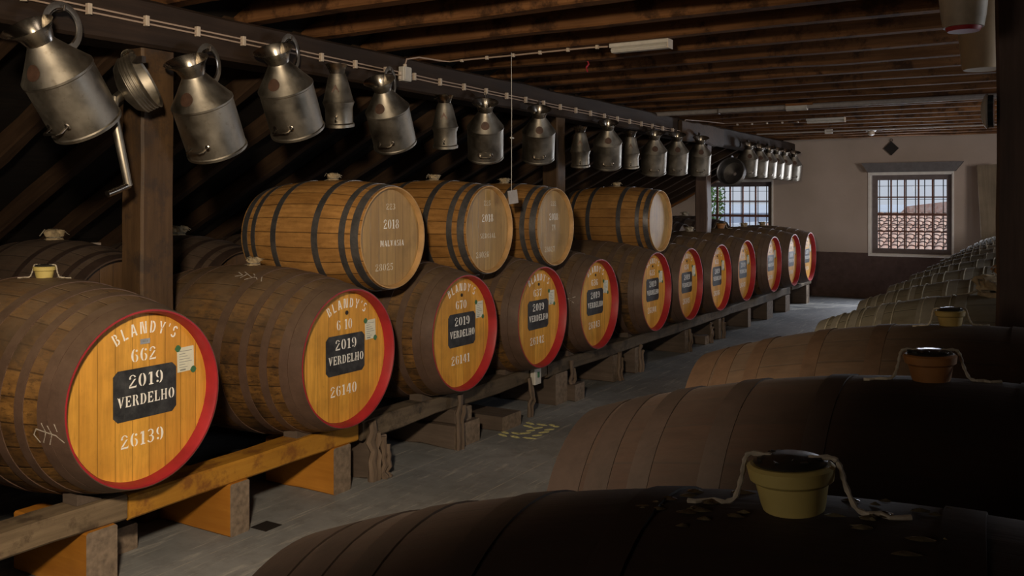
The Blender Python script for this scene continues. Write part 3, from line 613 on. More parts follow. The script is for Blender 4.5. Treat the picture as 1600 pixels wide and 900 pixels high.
def bung(root, R, kind, s=1.0, cord=True, rot=0):
    """cup or cloth-wrapped stopper on the top of the cask"""
    r = random.Random(int(root.location.y*100)+int(abs(root.location.x)*10))
    if kind in ('yellow', 'amber', 'mustard'):
        mat = {'yellow': M['pot_yellow'], 'amber': M['pot_amber'], 'mustard': M['pot_mustard']}[kind]
        mb = MB(); mb.lathe([(.040*s, -.012), (.041*s, .0), (.043*s, .006*s), (.049*s, .036*s), (.056*s, .041*s), (.059*s, .058*s), (.054*s, .062*s), (.0, .062*s)], 28)
        b = mb.build('bung', mat, root, (0, 0, 2*R-.001), (0, 0, rot))
        mb = MB()
        vs = []; mb.lathe([(.048*s, .0), (.050*s, .005), (.035*s, .011), (.0, .013)], 20)
        for q in range(26):
            a = r.uniform(0, 2*PI); rr = r.uniform(0, .045)*s; mb.box((-.005, -.003, 0), (.005, .003, .003), M=Matrix.Translation((math.cos(a)*rr, math.sin(a)*rr, .008)) @ Matrix.Rotation(r.uniform(0, 3), 4, 'Z') @ Matrix.Rotation(r.uniform(-.4, .4), 4, 'X'))
        mb.build('bung_cap', M['soot'], b, (0, 0, .060*s))
        if cord:
            mb = MB()
            for sg in (-1, 1):
                K_ = [(.025, 0, .070), (.054, .004, .071), (.064, .006, .060), (.070, .004, .035), (.082, .002, .006), (.10, -.004, .001)]
                pts = []
                for q in range(len(K_)-1):
                    p0, p1, p2, p3 = [Vector(K_[max(0, min(len(K_)-1, q+e))]) for e in (-1, 0, 1, 2)]
                    for w_ in range(5):
                        u_ = w_/5; pts.append(.5*((2*p1)+(-p0+p2)*u_+(2*p0-5*p1+4*p2-p3)*u_*u_+(-p0+3*p1-3*p2+p3)*u_**3)*s)
                pts = [Vector((sg*p.x, p.y, p.z)) for p in pts]+[Vector((sg*(.10+.012*e), .006*math.sin(e*1.7+sg), .001-.0006*e))*s for e in range(1, 5)]
                mb.tube(pts, [.0036*s*(1+.25*math.sin(e*2.1)) for e in range(len(pts))], 7)
            mb.build('cord', M['rope'], b)
    else:
        mat = {'cloth': M['cloth'], 'orange': M['cloth_orange'], 'pale': M['rope']}[kind]; mb = MB(); n = 26; vs = []; prof_ = [(.034, -.012), (.042, .0), (.035, .010), (.038, .020), (.043, .032), (.040, .042), (.024, .047), (0.001, .043)]
        for k, (a, z) in enumerate(prof_):
            for i in range(n):
                g = 2*PI*i/n; q = a*s*(1+.22*math.sin(g*5+k)*(k > 2)+r.uniform(-.16, .16)); vs.append((math.cos(g)*q, math.sin(g)*q, z*s*1.1+r.uniform(-.004, .004)*s))
        mb.add(vs, [(k*n+i, k*n+(i+1) % n, (k+1)*n+(i+1) % n, (k+1)*n+i) for k in range(len(prof_)-1) for i in range(n)])
        b = mb.build('bung', mat, root, (0, 0, 2*R-.001), (0, 0, rot), sharp=60)
        mb = MB(); mb.tube([(math.cos(g)*.038*s, math.sin(g)*.038*s, .012*s) for g in [2*PI*i/14 for i in range(14)]], .004*s, 6, closed=True)
        mb.tube([(-.038*s, 0, .012*s), (-.06*s, .01, .004), (-.09*s, .0, -.002)], .003*s, 5)
        for q in range(9):
            a = r.uniform(0, 6.28); mb.tube([(math.cos(a)*.03*s, math.sin(a)*.03*s, .040*s), (math.cos(a)*.05*s, math.sin(a)*.05*s, .045*s+r.uniform(-.01, .01)), (math.cos(a+.3)*.068*s, math.sin(a+.3)*.068*s, .03*s+r.uniform(-.015, .01))], .0022*s, 4); mb.build('cord', M['rope'], b)
    return b
def surf(d, x, phi, lift=.0015):
    r = prof(x, d['L'], d['Rb'], d['Rh'])+lift; return Vector((x, -math.sin(phi)*r, math.cos(phi)*r))
def chalk(root, d, strokes, w=.006, lift=.004):
    mb = MB(); R = d['Rb']
    for st in strokes:
        P = [surf(d, x, ph, lift) for x, ph in st]
        for a, b in zip(P[:-1], P[1:]):
            t = (b-a).normalized(); nrm = Vector((0, a.y, a.z)).normalized(); s_ = t.cross(nrm)*w/2
            mb.add([a-s_, a+s_, b+s_, b-s_, a-s_-nrm*.0015, a+s_-nrm*.0015, b+s_-nrm*.0015, b-s_-nrm*.0015], [(0,1,2,3),(4,7,6,5),(0,4,5,1),(1,5,6,2),(2,6,7,3),(3,7,4,0)])
    return mb.build('chalk_mark', M['chalk'], root, (0, 0, R), smooth=False)

def dress_head(hf, num, serial, full=True, seed=0, tag_kind=None):
    r = random.Random(seed); w, b = M['white_paint'], M['black']; ty = .03+r.uniform(-.008, .008)
    arched("BLANDY'S", hf, .035, -.008, .275, .052, 123, 57, w)
    lettering(num, hf, ty-.012, .178, .056, .125, w)
    c = .022; x0, x1, z0, z1 = ty-.16, ty+.155, -.095, .122
    poly = [(x0+c, z0), (x1-c, z0), (x1, z0+c), (x1, z1-c), (x1-c, z1), (x0+c, z1), (x0, z1-c), (x0, z0+c)]
    pn = MB().prism(poly, lambda a, b_, k: Vector((.0008+k, a, b_)), .0008).build('painted_panel', b, hf, smooth=False)
    lettering('2019', hf, ty, .070, .056, .172, w, .0018); lettering('VERDELHO', hf, ty+.002, -.012, .046, .285, w, .0018)
    lettering(serial, hf, ty-.018, -.180, .058, .212, w)
    if full:
        ax, az = ty+.205, .125
        pp = MB().box((.001, -.045, -.055), (.0022, .045, .055)).build('paper_label', M['paper'], hf, (0, ax, az), (math.radians(r.uniform(-3, 3)), 0, 0), smooth=False)
        mb = MB()
        for k in range(7): mb.box((.0022, -.034, .036-.012*k), (.0027, .034-.012*((k*7) % 4), .0385-.012*k))
        mb.box((.0022, -.03, -.05), (.0027, .0, -.043)); o = mb.build('printed_text', M['ink'], hf, (0, ax, az), smooth=False)
        for (dy, dz) in ((-.042, .052), (.042, -.052)):
            mb = MB()
            q = [(math.cos(2*PI*i/12)*(.014 if i % 3 else .017), math.sin(2*PI*i/12)*.016) for i in range(12)]
            mb.prism([(dy+a_, dz+b_) for a_, b_ in q], lambda a_, b_, k: Vector((.0024+k, a_, b_)), .0006)
            mb.build('sticker', M['green'], hf, (0, ax, az), smooth=False)
        if tag_kind == 'plate':
            o = MB().box((.001, -.024, -.011), (.003, .024, .011)).build('metal_plate', M['tinplate'], hf, (0, .030, .233), smooth=False)
            mb = MB()
            for k in range(4): mb.box((.003, -.012+k*.007, -.004), (.0034, -.008+k*.007, .004))
            mb.build('printed_text', M['ink'], hf, (0, .030, .233), smooth=False)
        else:
            MB().lathe([(.012, 0), (.012, .003), (0.0, .004)], 12, 'x').build('metal_stud', M['iron'], hf, (.001, .030, .240))

YL = [2.475, 3.752, 4.87, 5.90, 6.90, 8.13, 9.10, 10.07, 11.12, 12.38, 13.42, 14.42]
ZL = [.815, .797, .795, .785, .785, .785, .78, .78, .79, .795, .795, .79]
numbers = ['662', '6 10', '670', '637', '636', '635', '634', '633', '632', '631', '630', '629']
lab = ['nearest left-row barrel, red rimmed, number 662 above a black 2019 panel, yellow bung on top',
 'second left-row barrel, red rimmed, serial 26140, below the first pale oak barrel',
 'third left-row barrel, red rimmed, number 670 and serial 26141',
 'fourth left-row barrel, red rimmed, number 637 and serial 26142',
 'fifth left-row barrel, serial 26143, with chalk star on its side near the rim',
 'sixth left-row barrel, red rimmed, left of the pair below the last pale oak barrel',
 'seventh left-row barrel, red rimmed, directly right of and behind the sixth',
 'eighth left-row barrel, red rimmed, first one right of the upper oak casks',
 'ninth left-row barrel, red rimmed, fourth from the far end of the row',
 'tenth left-row barrel, third from the far end, its lid pale in window light',
 'second last barrel of the left row, narrow red rimmed lid near the far wall',
 'last barrel of the left row, closest to the far wall']
XC = -3.30-.75
for i, y in enumerate(YL):
    root, hf, d = cask('left', (XC+random.uniform(-.01, .01), y, ZL[i]), lab[i], 'red-rimmed barrels of the left row', roll=random.uniform(0, 6))
    dress_head(hf, numbers[i], str(26139+i), True, i, 'plate' if i == 0 else 'stud')
    k = ['yellow', 'cloth', None, None, None, None, None, 'pale', 'pale', 'amber', 'cloth', 'cloth'][i]
    if i in (9, 10, 11, 7, 8): bung(root, d['Rb'], k, 1.1)
    elif i == 0: bung(root, d['Rb'], 'yellow', .85, rot=.5)
    elif k: bung(root, d['Rb'], k, .9)
    if i == 0: chalk(root, d, [[(x_*.55+.372, p_) for x_, p_ in q_] for q_ in [[(.60, 1.78), (.44, 1.72)], [(.52, 1.75), (.49, 1.66)], [(.52, 1.75), (.48, 1.86)], [(.57, 1.77), (.54, 1.68)], [(.57, 1.77), (.53, 1.88)], [(.62, 1.74), (.60, 1.66)], [(.60, 1.78), (.66, 1.86)], [(.44, 1.72), (.41, 1.78), (.45, 1.86)]]], .0045)
    if i == 1: chalk(root, d, [[(.06, .36), (.12, .42), (.08, .46)], [(.10, .34), (.2, .44)], [(.14, .38), (.13, .48)], [(.18, .36), (.25, .46)], [(.22, .42), (.17, .5)], [(.26, .40), (.29, .48)]], .005)
    if i == 4: chalk(root, d, [[(.60, 1.30), (.70, 1.46)], [(.66, 1.26), (.63, 1.52)], [(.60, 1.45), (.71, 1.33)], [(.57, 1.39), (.66, 1.385)]], .005)
    if i == 2: chalk(root, d, [[(.1, .5), (.18, .62)], [(.14, .5), (.12, .64)]], .005)

# one more barrel of the row stands just before the frame
cask('left', (XC, 1.42, .80), 'red rimmed barrel before the nearest one, beyond the left frame edge', 'red-rimmed barrels of the left row', roll=1)

for i, (y, z, x) in enumerate([(4.25, 1.435, -3.885), (5.32, 1.455, -3.885), (6.29, 1.45, -3.885), (8.50, 1.455, -3.885)]):
    root, hf, d = cask('oak', (x, y, z), ['first pale oak barrel on the upper tier, its lid painted MALVASIA 2018', 'second pale oak barrel on the upper tier, left of the hanging grey card', 'third pale oak barrel on the upper tier, right of the hanging grey card', 'last pale oak barrel on the upper tier, blank lid, standing apart from the others'][i], 'pale oak barrels on the upper tier', roll=random.uniform(0, 6))
    fp = M['faint_paint']
    if i < 3:
        lettering(['223', '225', '222'][i], hf, .005, .185, .036, .085, fp); lettering('2018', hf, .01, .080, .055, .145, M['white_paint'])
        if i == 0: lettering('MALVASIA', hf, .02, -.035, .036, .225, M['white_paint'])
        if i == 1: lettering('SERCIAL', hf, .015, -.045, .034, .20, fp)
        if i == 2: lettering('TN', hf, .01, -.005, .045, .06, fp)
        lettering(['28025', '28026', '28027'][i], hf, -.055, -.175, .042, .165, fp)
    bung(root, d['Rb'], 'cloth', .85)
    # wedge blocks under the upper cask
    for sx in (-.28, .30):
        pass

xr = -.305
rl = ['very dark barrel in the foreground with a pale yellow tied bung', 'second dark barrel of the right row with a brown bung and white cord', 'third dark brown barrel of the right row with a mustard bung', 'grey weathered barrel of the right row behind the mustard bung, many narrow hoops', 'grey barrel of the right row with a ragged cloth bung, fifth from the camera', 'sixth barrel of the right row, with an orange cloth bung beside the post']
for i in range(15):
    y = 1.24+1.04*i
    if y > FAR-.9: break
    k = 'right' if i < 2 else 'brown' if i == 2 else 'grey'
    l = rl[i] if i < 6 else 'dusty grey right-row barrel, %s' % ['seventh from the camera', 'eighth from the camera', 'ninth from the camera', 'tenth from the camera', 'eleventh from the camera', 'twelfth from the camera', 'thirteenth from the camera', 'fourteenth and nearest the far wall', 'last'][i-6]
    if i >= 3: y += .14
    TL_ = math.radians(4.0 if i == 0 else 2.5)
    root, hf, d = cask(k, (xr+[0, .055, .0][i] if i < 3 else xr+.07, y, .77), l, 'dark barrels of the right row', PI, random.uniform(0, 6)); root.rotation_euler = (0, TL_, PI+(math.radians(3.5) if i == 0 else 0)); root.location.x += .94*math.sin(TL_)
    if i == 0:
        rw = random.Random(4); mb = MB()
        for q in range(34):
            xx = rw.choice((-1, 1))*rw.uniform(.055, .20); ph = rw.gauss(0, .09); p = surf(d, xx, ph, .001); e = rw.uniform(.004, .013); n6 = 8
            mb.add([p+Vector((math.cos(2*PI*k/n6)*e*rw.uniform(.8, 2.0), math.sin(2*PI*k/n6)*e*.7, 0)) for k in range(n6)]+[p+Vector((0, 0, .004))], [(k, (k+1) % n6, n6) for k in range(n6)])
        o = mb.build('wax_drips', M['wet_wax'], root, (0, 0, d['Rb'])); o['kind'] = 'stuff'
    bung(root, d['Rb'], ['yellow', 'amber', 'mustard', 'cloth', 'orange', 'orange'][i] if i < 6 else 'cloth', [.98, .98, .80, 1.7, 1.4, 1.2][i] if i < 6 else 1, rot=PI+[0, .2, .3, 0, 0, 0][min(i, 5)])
for i in range(13):
    y = 3.52+.98*i
    if y > 15.6: break
    root, hf, d = cask('back', (-5.66, y, .94), 'black dusty barrel behind the first post, chalk letters on its end' if i == 0 else 'black dusty barrel of the back row, %s' % ['just right of the thick post', 'third from the camera', 'fourth from the camera', 'fifth from the camera', 'sixth from the camera', 'seventh from the camera', 'eighth from the camera', 'ninth from the camera', 'tenth from the camera', 'eleventh from the camera', 'twelfth, in front of the left-hand window', 'last'][i-1], 'dark barrels of the back row', roll=random.uniform(0, 6))
    bung(root, d['Rb'], 'pale' if i > 7 else 'cloth', 1.3)
    if i == 0: chalk(root, d, [[(.50, .95), (.56, .86), (.60, .98)], [(.53, .92), (.585, .93)], [(.62, .86), (.62, .98)], [(.68, .86), (.68, .98)], [(.62, .92), (.68, .92)]], .006)

# ------------------------------------------------------------------ rails, sleepers and props under the left row
def rail(name, x0, x1, y0, y1, z0, z1, mat, label, seed, wav=.005):
    o = MB().timber((0, 0, 0), (x1-x0, y1-y0, z1-z0), .010, wav, None, seed=seed).build(name, M[mat], None, (x0, y0, z0)); tag(o, label, 'rail'); return o
rail('rail', -3.63, -3.48, .4, 2.50, .262, .372, 'rail_grey', 'greyed front rail under the nearest barrel at the left frame edge', 1)
rail('rail', -3.63, -3.48, 2.505, 4.02, .258, .366, 'rail_amber', 'amber-stained front rail below the first two barrels of the left row', 2)
rail('rail', -3.63, -3.48, 4.06, 6.30, .250, .356, 'rail_old', 'old brown front rail below the third and fourth barrels', 3, .009)
rail('rail', -3.63, -3.48, 6.31, 13.9, .242, .350, 'rail_old', 'long brown front rail below the far barrels of the left row', 4, .007)
rail('rail', -3.60, -3.46, 13.95, 15.2, .30, .355, 'rail_old', 'short thin rail end below the last left-row barrels near the far wall', 5)
rail('rail', -4.62, -4.47, .4, 15.2, .255, .35, 'rail_old', 'rear rail in shadow under the back ends of the left-row barrels', 6)
for xx in (-6.15, -5.1): rail('rail', xx-.07, xx+.07, 2.6, 15.9, .35, .50, 'rail_old', 'rail in shadow under the %s of the back-row barrels' % ('outer ends' if xx < -6 else 'front ends'), 7)
for xx in (-.85, .25): rail('rail', xx-.07, xx+.07, .5, 15.9, .20 if xx < 0 else .22, .30 if xx < 0 else .355, 'rail_old', 'rail under the %s ends of the right-row barrels' % ('aisle' if xx < 0 else 'wall'), 8)
def sleeper(y0, y1, z1, mat, label, x0=-4.0, x1=-3.47, seed=0, endmat='end_grain', z0=0, jit=.0):
    mb = MB(); mb.timber((0, 0, 0), (x1-x0, y1-y0, z1-z0), .008, .004+jit, 4, seed=seed)
    for i, fc in enumerate(mb.f):
        if len(fc) == 8: mb.m[i] = 1
    o = mb.build('support_block', [M[mat], M[endmat]], None, (x0, y0, z0)); tag(o, label, 'wooden block', 'wooden blocks under the left rails'); return o
sleeper(2.30, 2.44, .265, 'block_amber', 'amber timber block under the nearest barrel, cut by the bottom frame edge', seed=1)
sleeper(3.06, 3.185, .262, 'block_amber', 'amber timber block second from the left under the amber rail', seed=2)
sleeper(3.80, 3.94, .262, 'block_amber', 'amber timber block at the far end of the amber rail', seed=3)
sleeper(2.55, 2.75, .12, 'block_old', 'low grey block in the shadow behind the nearest amber block', x0=-4.3, x1=-3.75, seed=13)
sleeper(4.13, 4.26, .255, 'block_old', 'split grey block right of the amber blocks', seed=4, jit=.01)
sleeper(4.92, 5.22, .15, 'block_old', 'wide low grey block below the third barrel', seed=5, jit=.004, x1=-3.42)
sleeper(4.96, 5.16, .255, 'block_old', 'grey upper block resting on the wide low block', seed=6, z0=.152, jit=.004, x1=-3.45)
sleeper(5.48, 5.74, .105, 'block_old', 'low dark block on the floor below the fourth barrel', seed=7, x1=-3.40)
sleeper(6.42, 6.62, .245, 'block_old', 'grey block right of the white box on the rail', seed=8, jit=.006)
sleeper(6.62, 6.80, .13, 'block_old', 'low rough block touching the grey block below the fifth barrel', seed=9, jit=.008, x1=-3.40)
sleeper(7.50, 7.62, .245, 'block_old', 'thin upright block below the sixth barrel', seed=10)
sleeper(8.00, 8.11, .245, 'block_old', 'dark block with pale end below the sixth barrel', seed=11)
sleeper(9.36, 9.47, .245, 'block_old', 'black block with a pale end below the seventh barrel', seed=12)
sleeper(10.02, 10.18, .10, 'block_old', 'low dark block below the eighth barrel', seed=14)
sleeper(10.50, 10.60, .245, 'block_old', 'dark block with pale edge below the ninth barrel', seed=15)
sleeper(11.70, 11.82, .245, 'block_old', 'dark block fourth from the far end of the long rail', seed=16)
sleeper(12.60, 12.90, .245, 'block_old', 'wide dark block third from the far end of the long rail', seed=17)
sleeper(13.60, 13.85, .245, 'block_old', 'end block closing the long rail near the far wall', seed=18)
sleeper(14.9, 15.1, .30, 'block_old', 'block under the short rail end nearest the far wall', seed=19)
for j, y in enumerate((1.2, 4.5, 8, 11.5, 14.6)): sleeper(y, y+.15, .255, 'block_old', 'block in shadow under the rear rail behind the %s barrel' % ['nearest', 'third', 'sixth', 'ninth', 'last'][j], x0=-4.8, x1=-4.3, seed=30+j)
for j, y in enumerate((3.0, 6, 9, 12, 15.2)): sleeper(y, y+.2, .35, 'block_old', 'block in shadow under the back-row rails, %s from the camera' % ORD(j+1), x0=-6.4, x1=-4.95, seed=40+j)
for j, y in enumerate((.7, 2.8, 4.9, 7, 9, 11, 13, 15.2)): sleeper(y, y+.15, .20, 'block_old', 'block in shadow under the right-row rails, %s from the camera' % ORD(j+1), x0=-.95, x1=.4, seed=50+j)
def prop(y, z1, label, w=.05, seed=0, x=-3.455):
    r = random.Random(seed); mb = MB()
    P = [(r.uniform(-.01, .01), r.uniform(-.012, .012), z) for z in [z1*k/6 for k in range(7)]]
    mb.tube(P, [(w*.5*r.uniform(.8, 1.2), w*.4*r.uniform(.7, 1.1)) for _ in range(7)], 7)
    mb.tube([(p[0]+.012, p[1]+w*.5, p[2]*.8) for p in P], [(w*.3*r.uniform(.6, 1.2), w*.3) for _ in range(7)], 6)
    o = mb.build('split_prop', M['bark'], None, (x, y, 0)); tag(o, label, 'prop', 'split wooden props beside the left rail'); return o
prop(4.12, .36, 'gnarled split wooden prop right of the amber rail', .07, 1); prop(4.20, .25, 'short twisted prop against the split grey block', .06, 2, -3.44)
prop(4.94, .37, 'narrow twisted prop standing below the third barrel', .05, 3, -3.40); prop(5.98, .30, 'thin split prop below the white box', .04, 4)
prop(6.66, .33, 'pale knotty prop below the fifth barrel', .05, 5); prop(7.62, .26, 'forked prop below the sixth barrel, left of the dark block', .05, 6)
prop(8.12, .26, 'forked prop against the dark pale-ended block', .05, 7); prop(9.48, .25, 'thin prop below the seventh barrel', .04, 8); prop(10.18, .24, 'ragged prop below the eighth barrel', .045, 9); prop(10.62, .24, 'thin pale prop below the ninth barrel', .04, 10)
for i, (y, zb) in enumerate([(2.475, .384), (3.752, .378), (4.87, .368), (5.9, .368), (6.9, .362), (8.13, .362), (9.10, .362)]):
    for sg in (-1, 1):
        q = MB().prism([(0, 0), (.12, 0), (.12, .048), (.02, .010)], lambda a, b, c, sg=sg: Vector((c, sg*(a+.07), b)), .10).build('wedge', M['block_old'], None, (-3.615, y, zb-.012)); tag(q, 'small dark wooden wedge at the %s side of the %s left-row barrel' % ('near' if sg < 0 else 'far', ORD(i+1)), 'wedge', 'wedges under the left-row barrels')

# white box with green mark on the rail
root = empty('rail_box', (-3.478, 6.06, .24)); tag(root, 'small white plastic box with a green mark fixed to the rail below the fourth barrel', 'box')
MB().timber((0, -.05, 0), (.045, .05, .13), .006, 0, 2).build('box_case', M['pale_metal'], root)
MB().box((.045, -.012, .05), (.047, .020, .095)).build('green_label', M['green'], root, smooth=False)
MB().tube([(.02, 0, .13), (.025, -.01, .155), (.02, -.03, .165), (.01, -.045, .15)], .008, 8).build('hanging_loop', M['pale_metal'], root)

# ------------------------------------------------------------------ tin cans hanging from the beam
def can_meshes():
    d = {}
    R = .158; mb = MB()
    mb.lathe([(R-.012, .0), (R+.003, .0), (R+.004, .014), (R-.001, .020), (R, .12), (R, .275), (R+.004, .280), (R+.004, .290), (R-.001, .296), (R*.72, .355), (.066, .425), (.060, .440)], 48)
    d['body'] = mb.mesh('can_body', M['tin'])
    mb = MB(); pr_ = [(.060, .435, 0, 0), (.066, .452, -.002, 0), (.078, .485, -.006, 0), (.110, .522, -.022, 0), (.114, .525, -.023, 0), (.108, .520, -.022, 0), (.074, .483, -.006, 0), (.058, .450, -.002, 0), (.054, .434, 0, 0)]
    mb._open(pr_, 40, 'z', 0, None); d['mouth'] = mb.mesh('pouring_mouth', M['tin_edge'])
    mb = MB(); cy, cz, rr = .150, .432, .098; pts = []
    for i in range(24): a = math.radians(172-i*(280/23)); pts.append((0, cy+math.cos(a)*rr, cz+math.sin(a)*rr))
    mb.tube(pts, (.019, .003), 8, flat=None)
    mb2 = MB(); mb2.tube([(0, cy+math.cos(math.radians(a))*(rr-.016), cz+math.sin(math.radians(a))*(rr-.016)) for a in range(165, -95, -14)], .005, 6)
    d['loop'] = mb.mesh('carrying_handle', M['tin']); d['loop2'] = mb2.mesh('handle_rod', M['tin_edge'])
    mb = MB(); z = .085; y = -R; mb.tube([(-.045, y+.012, z), (-.045, y-.035, z-.002), (-.035, y-.045, z), (.035, y-.045, z), (.045, y-.035, z-.002), (.045, y+.012, z)], (.009, .004), 8)
    mb.lathe([(.022, 0), (.018, .004), (0, .006)], 14, M=Matrix.Translation((.045, y+.011, z)) @ Matrix.Rotation(PI/2, 4, 'X'))
    mb.lathe([(.022, 0), (.018, .004), (0, .006)], 14, M=Matrix.Translation((-.045, y+.011, z)) @ Matrix.Rotation(PI/2, 4, 'X'))
    d['grip'] = mb.mesh('side_grip', M['tin_edge'])
    # copper patch following the conical shoulder
    mb = MB(); vs = []; K = 16
    def cone(t, a): z = .300+.115*t; r = (R-.003)+(.070-(R-.003))*t+.0025; return Vector((math.sin(a)*r, -math.cos(a)*r, z+.002))
    for i in range(K): g = 2*PI*i/K; vs.append(cone(.42+.26*math.sin(g), .30*math.cos(g)))
    mb.add(vs+[cone(.42, 0)], [(i, (i+1) % K, K) for i in range(K)]); d['patch'] = mb.mesh('copper_plate', M['copper'])
    # small measuring jug
    mb = MB(); mb.lathe([(.080, 0), (.094, 0), (.094, .018), (.086, .026), (.086, .115), (.098, .150), (.099, .156), (.094, .162), (.058, .310), (.046, .335)], 36); d['sbody'] = mb.mesh('jug_body', M['tin'])
    mb = MB(); mb._open([(.046, .332, 0, 0), (.050, .350, -.003, -.05), (.068, .385, -.016, -.22), (.070, .386, -.016, -.22), (.066, .383, -.016, -.22), (.046, .350, -.003, -.05), (.042, .332, 0, 0)], 32, 'z', 0, None); d['smouth'] = mb.mesh('pouring_mouth', M['tin_edge'])
    mb = MB(); mb.tube([(0, .048, .375), (0, .085, .390), (0, .125, .35), (0, .140, .27), (0, .125, .19), (0, .092, .150)], (.012, .003), 8); d['sloop'] = mb.mesh('carrying_handle', M['tin'])
    mb = MB(); mb.tube([(.0, -.082, .075), (.0, -.115, .070), (.0, -.118, .045), (.0, -.082, .040)], (.008, .004), 8); d['sgrip'] = mb.mesh('side_grip', M['tin_edge'])
    mb = MB()
    def cn(a, z): t = (z-.162)/.148; r = .094+(.058-.094)*t+.002; return Vector((math.sin(a)*r, -math.cos(a)*r, z))
    mb.add([cn(-.32, .222), cn(.32, .222), cn(.25, .236), cn(0, .27), cn(-.25, .236)], [(0, 1, 2, 3, 4)]); d['spatch'] = mb.mesh('brass_plate', M['copper'])
    return d
CM = can_meshes()
def hang(mat_world, x):
    pass
def can(y, z, tilt, az, label, small=False, x=-3.86, s=1.0, dark=False):
    """y,z: where the body's middle hangs"""
    R = Matrix.Rotation(az, 4, 'Z') @ Matrix.Rotation(tilt, 4, 'X')
    c = R @ Vector((0, 0, (.19 if small else .20)*s)); loc = Vector((x, y, z))-c
    root = empty('measuring_jug' if small else 'milk_can', loc); root.rotation_euler = R.to_euler(); root.scale = (s, s, s)
    tag(root, label, 'jug' if small else 'can', 'small tin jugs hanging from the beam' if small else 'big tin cans hanging from the beam')
    keys = [('jug_body', 'sbody'), ('pouring_mouth', 'smouth'), ('carrying_handle', 'sloop'), ('side_grip', 'sgrip'), ('brass_plate', 'spatch')] if small else [('can_body', 'body'), ('pouring_mouth', 'mouth'), ('carrying_handle', 'loop'), ('side_grip', 'grip'), ('copper_plate', 'patch')]
    for n_, k in keys:
        o = inst(n_, CM[k], root)
        if k == 'loop': inst('handle_rod', CM['loop2'], o)
    top = loc+R @ (Vector((0, .105, .372)) if small else Vector((0, .150, .432)))*s+(Vector((0, 0, 0)) if small else Vector((0, 0, .090*s)))
    mb = MB(); mb.tube([(-4.0-top.x, 0, .0), (-.02, 0, -.004), (.012, 0, .0), (.018, 0, .022)], .0055, 7); o = mb.build('iron_peg', M['iron'], None, (top.x, top.y, top.z-.014)); tag(o, 'iron peg in the beam holding the '+' '.join(label.replace(',', '').split()[:9]), 'peg', 'iron pegs in the beam')
T = math.radians
# tilt +: mouth leans towards -Y ; az turns that towards +X
can(2.46, 2.165, T(38), T(12), 'big dented tin can hanging nearest, copper patch on its shoulder, at the left frame edge', s=1.0)
can(3.25, 2.10, T(30), T(16), 'big tin can right of the ribbed funnel and the thick post')
can(3.85, 2.245, T(31), T(16), 'big tin can second right of the thick post, wide open mouth')
can(4.27, 2.31, T(12), T(30), 'slim small tin jug between two big tilted cans', True)
can(4.78, 2.20, T(32), T(16), 'big tin can left below the white junction box', s=.93)
can(5.42, 2.235, T(12), T(30), 'small tin jug right below the junction box, with triangular brass plate', True)
can(5.97, 2.165, T(28), T(32), 'upright big tin can left of the thin hanging wire', s=.90)
can(6.82, 2.19, T(28), T(32), 'upright big tin can right of the thin hanging wire', s=.90)
can(7.62, 2.165, T(12), T(25), 'small tin jug in front of the second post', True, s=.98)
can(8.22, 2.175, T(26), T(28), 'big tin can right of the second post with bright right edge', s=.90)
can(8.79, 2.195, T(12), T(25), 'small dark tin jug right of the second post between big cans', True)
can(9.43, 2.145, T(22), T(28), 'big brownish tin can third before the blue-black post', s=.90)
can(10.12, 2.17, T(22), T(28), 'big brownish tin can second before the blue-black post', s=.90)
can(10.93, 2.18, T(22), T(28), 'big tin can just before the blue-black post', s=.90)
for i, (y, l) in enumerate([(13.0, 'first can beyond the round pan, above the left-hand window'), (13.55, 'second can beyond the round pan, above the left-hand window'), (14.05, 'third can beyond the round pan, above the left-hand window'), (14.5, 'third from last tin can near the far wall'), (14.98, 'second last tin can near the far wall'), (15.6, 'last tin can of the beam, against the far wall')]):
    can(y, 2.215, T(20), T(28), l, s=.90)
can(1.55, 2.2, T(30), T(14), 'grey tin can mostly beyond the left frame edge', s=.95)

def funnel(loc, n, label, s=1.0, tube=True, mat='tin'):
    z = Vector(n).normalized(); R = z.to_track_quat('Z', 'Y').to_matrix().to_4x4(); root = empty('funnel', loc); tag(root, label, 'funnel')
    mb = MB(); prof_ = [(.02*s, -.115*s), (.06*s, -.112*s), (.125*s, -.085*s), (.148*s, -.055*s)]
    for k in range(4): z0 = -.050*s+.016*s*k; prof_ += [(.150*s, z0), (.156*s, z0+.004*s), (.156*s, z0+.008*s), (.150*s, z0+.012*s)]
    prof_ += [(.158*s, .022*s), (.160*s, .027*s), (.155*s, .028*s), (.146*s, .018*s), (.142*s, -.045*s), (.12*s, -.075*s), (.02*s, -.10*s)]
    mb._open(prof_, 44, 'z', 0, R); mb.build('funnel_bowl', M[mat], root)
    up = Vector((0, 0, 1)); rim = (up-z*up.dot(z)).normalized()
    mb = MB(); c = rim*.150*s; mb.tube([c+rim*(.028*math.sin(a)*s)+z*(.05*math.cos(a)*s)*-.6 for a in [PI*i/10 for i in range(11)]], (.012*s, .003*s), 8); mb.build('hanging_handle', M['tin_edge'] if mat == 'tin' else M[mat], root)
    return root, R
root, R = funnel((-3.83, 2.83, 2.235), (.66, .50, .42), 'ribbed tin funnel with a long bent spout hung on the thick post', .93)
b0 = Vector((.02, -.12, -.09)); mb = MB(); mb.tube([Vector((-.05, -.05, -.05)), Vector((-.01, -.14, -.10)), Vector((-.01, -.150, -.15)), Vector((.02, -.09, -.50)), Vector((.02, -.085, -.51))], [.026, .024, .023, .019, .019], 14); mb.build('spout_tube', M['tin'], root)
mb = MB(); mb.tube([Vector((.02, -.085, -.505)), Vector((.02, -.145, -.53)), Vector((.02, -.20, -.55))], .017, 14); mb.build('spout_elbow', M['tin_edge'], root)
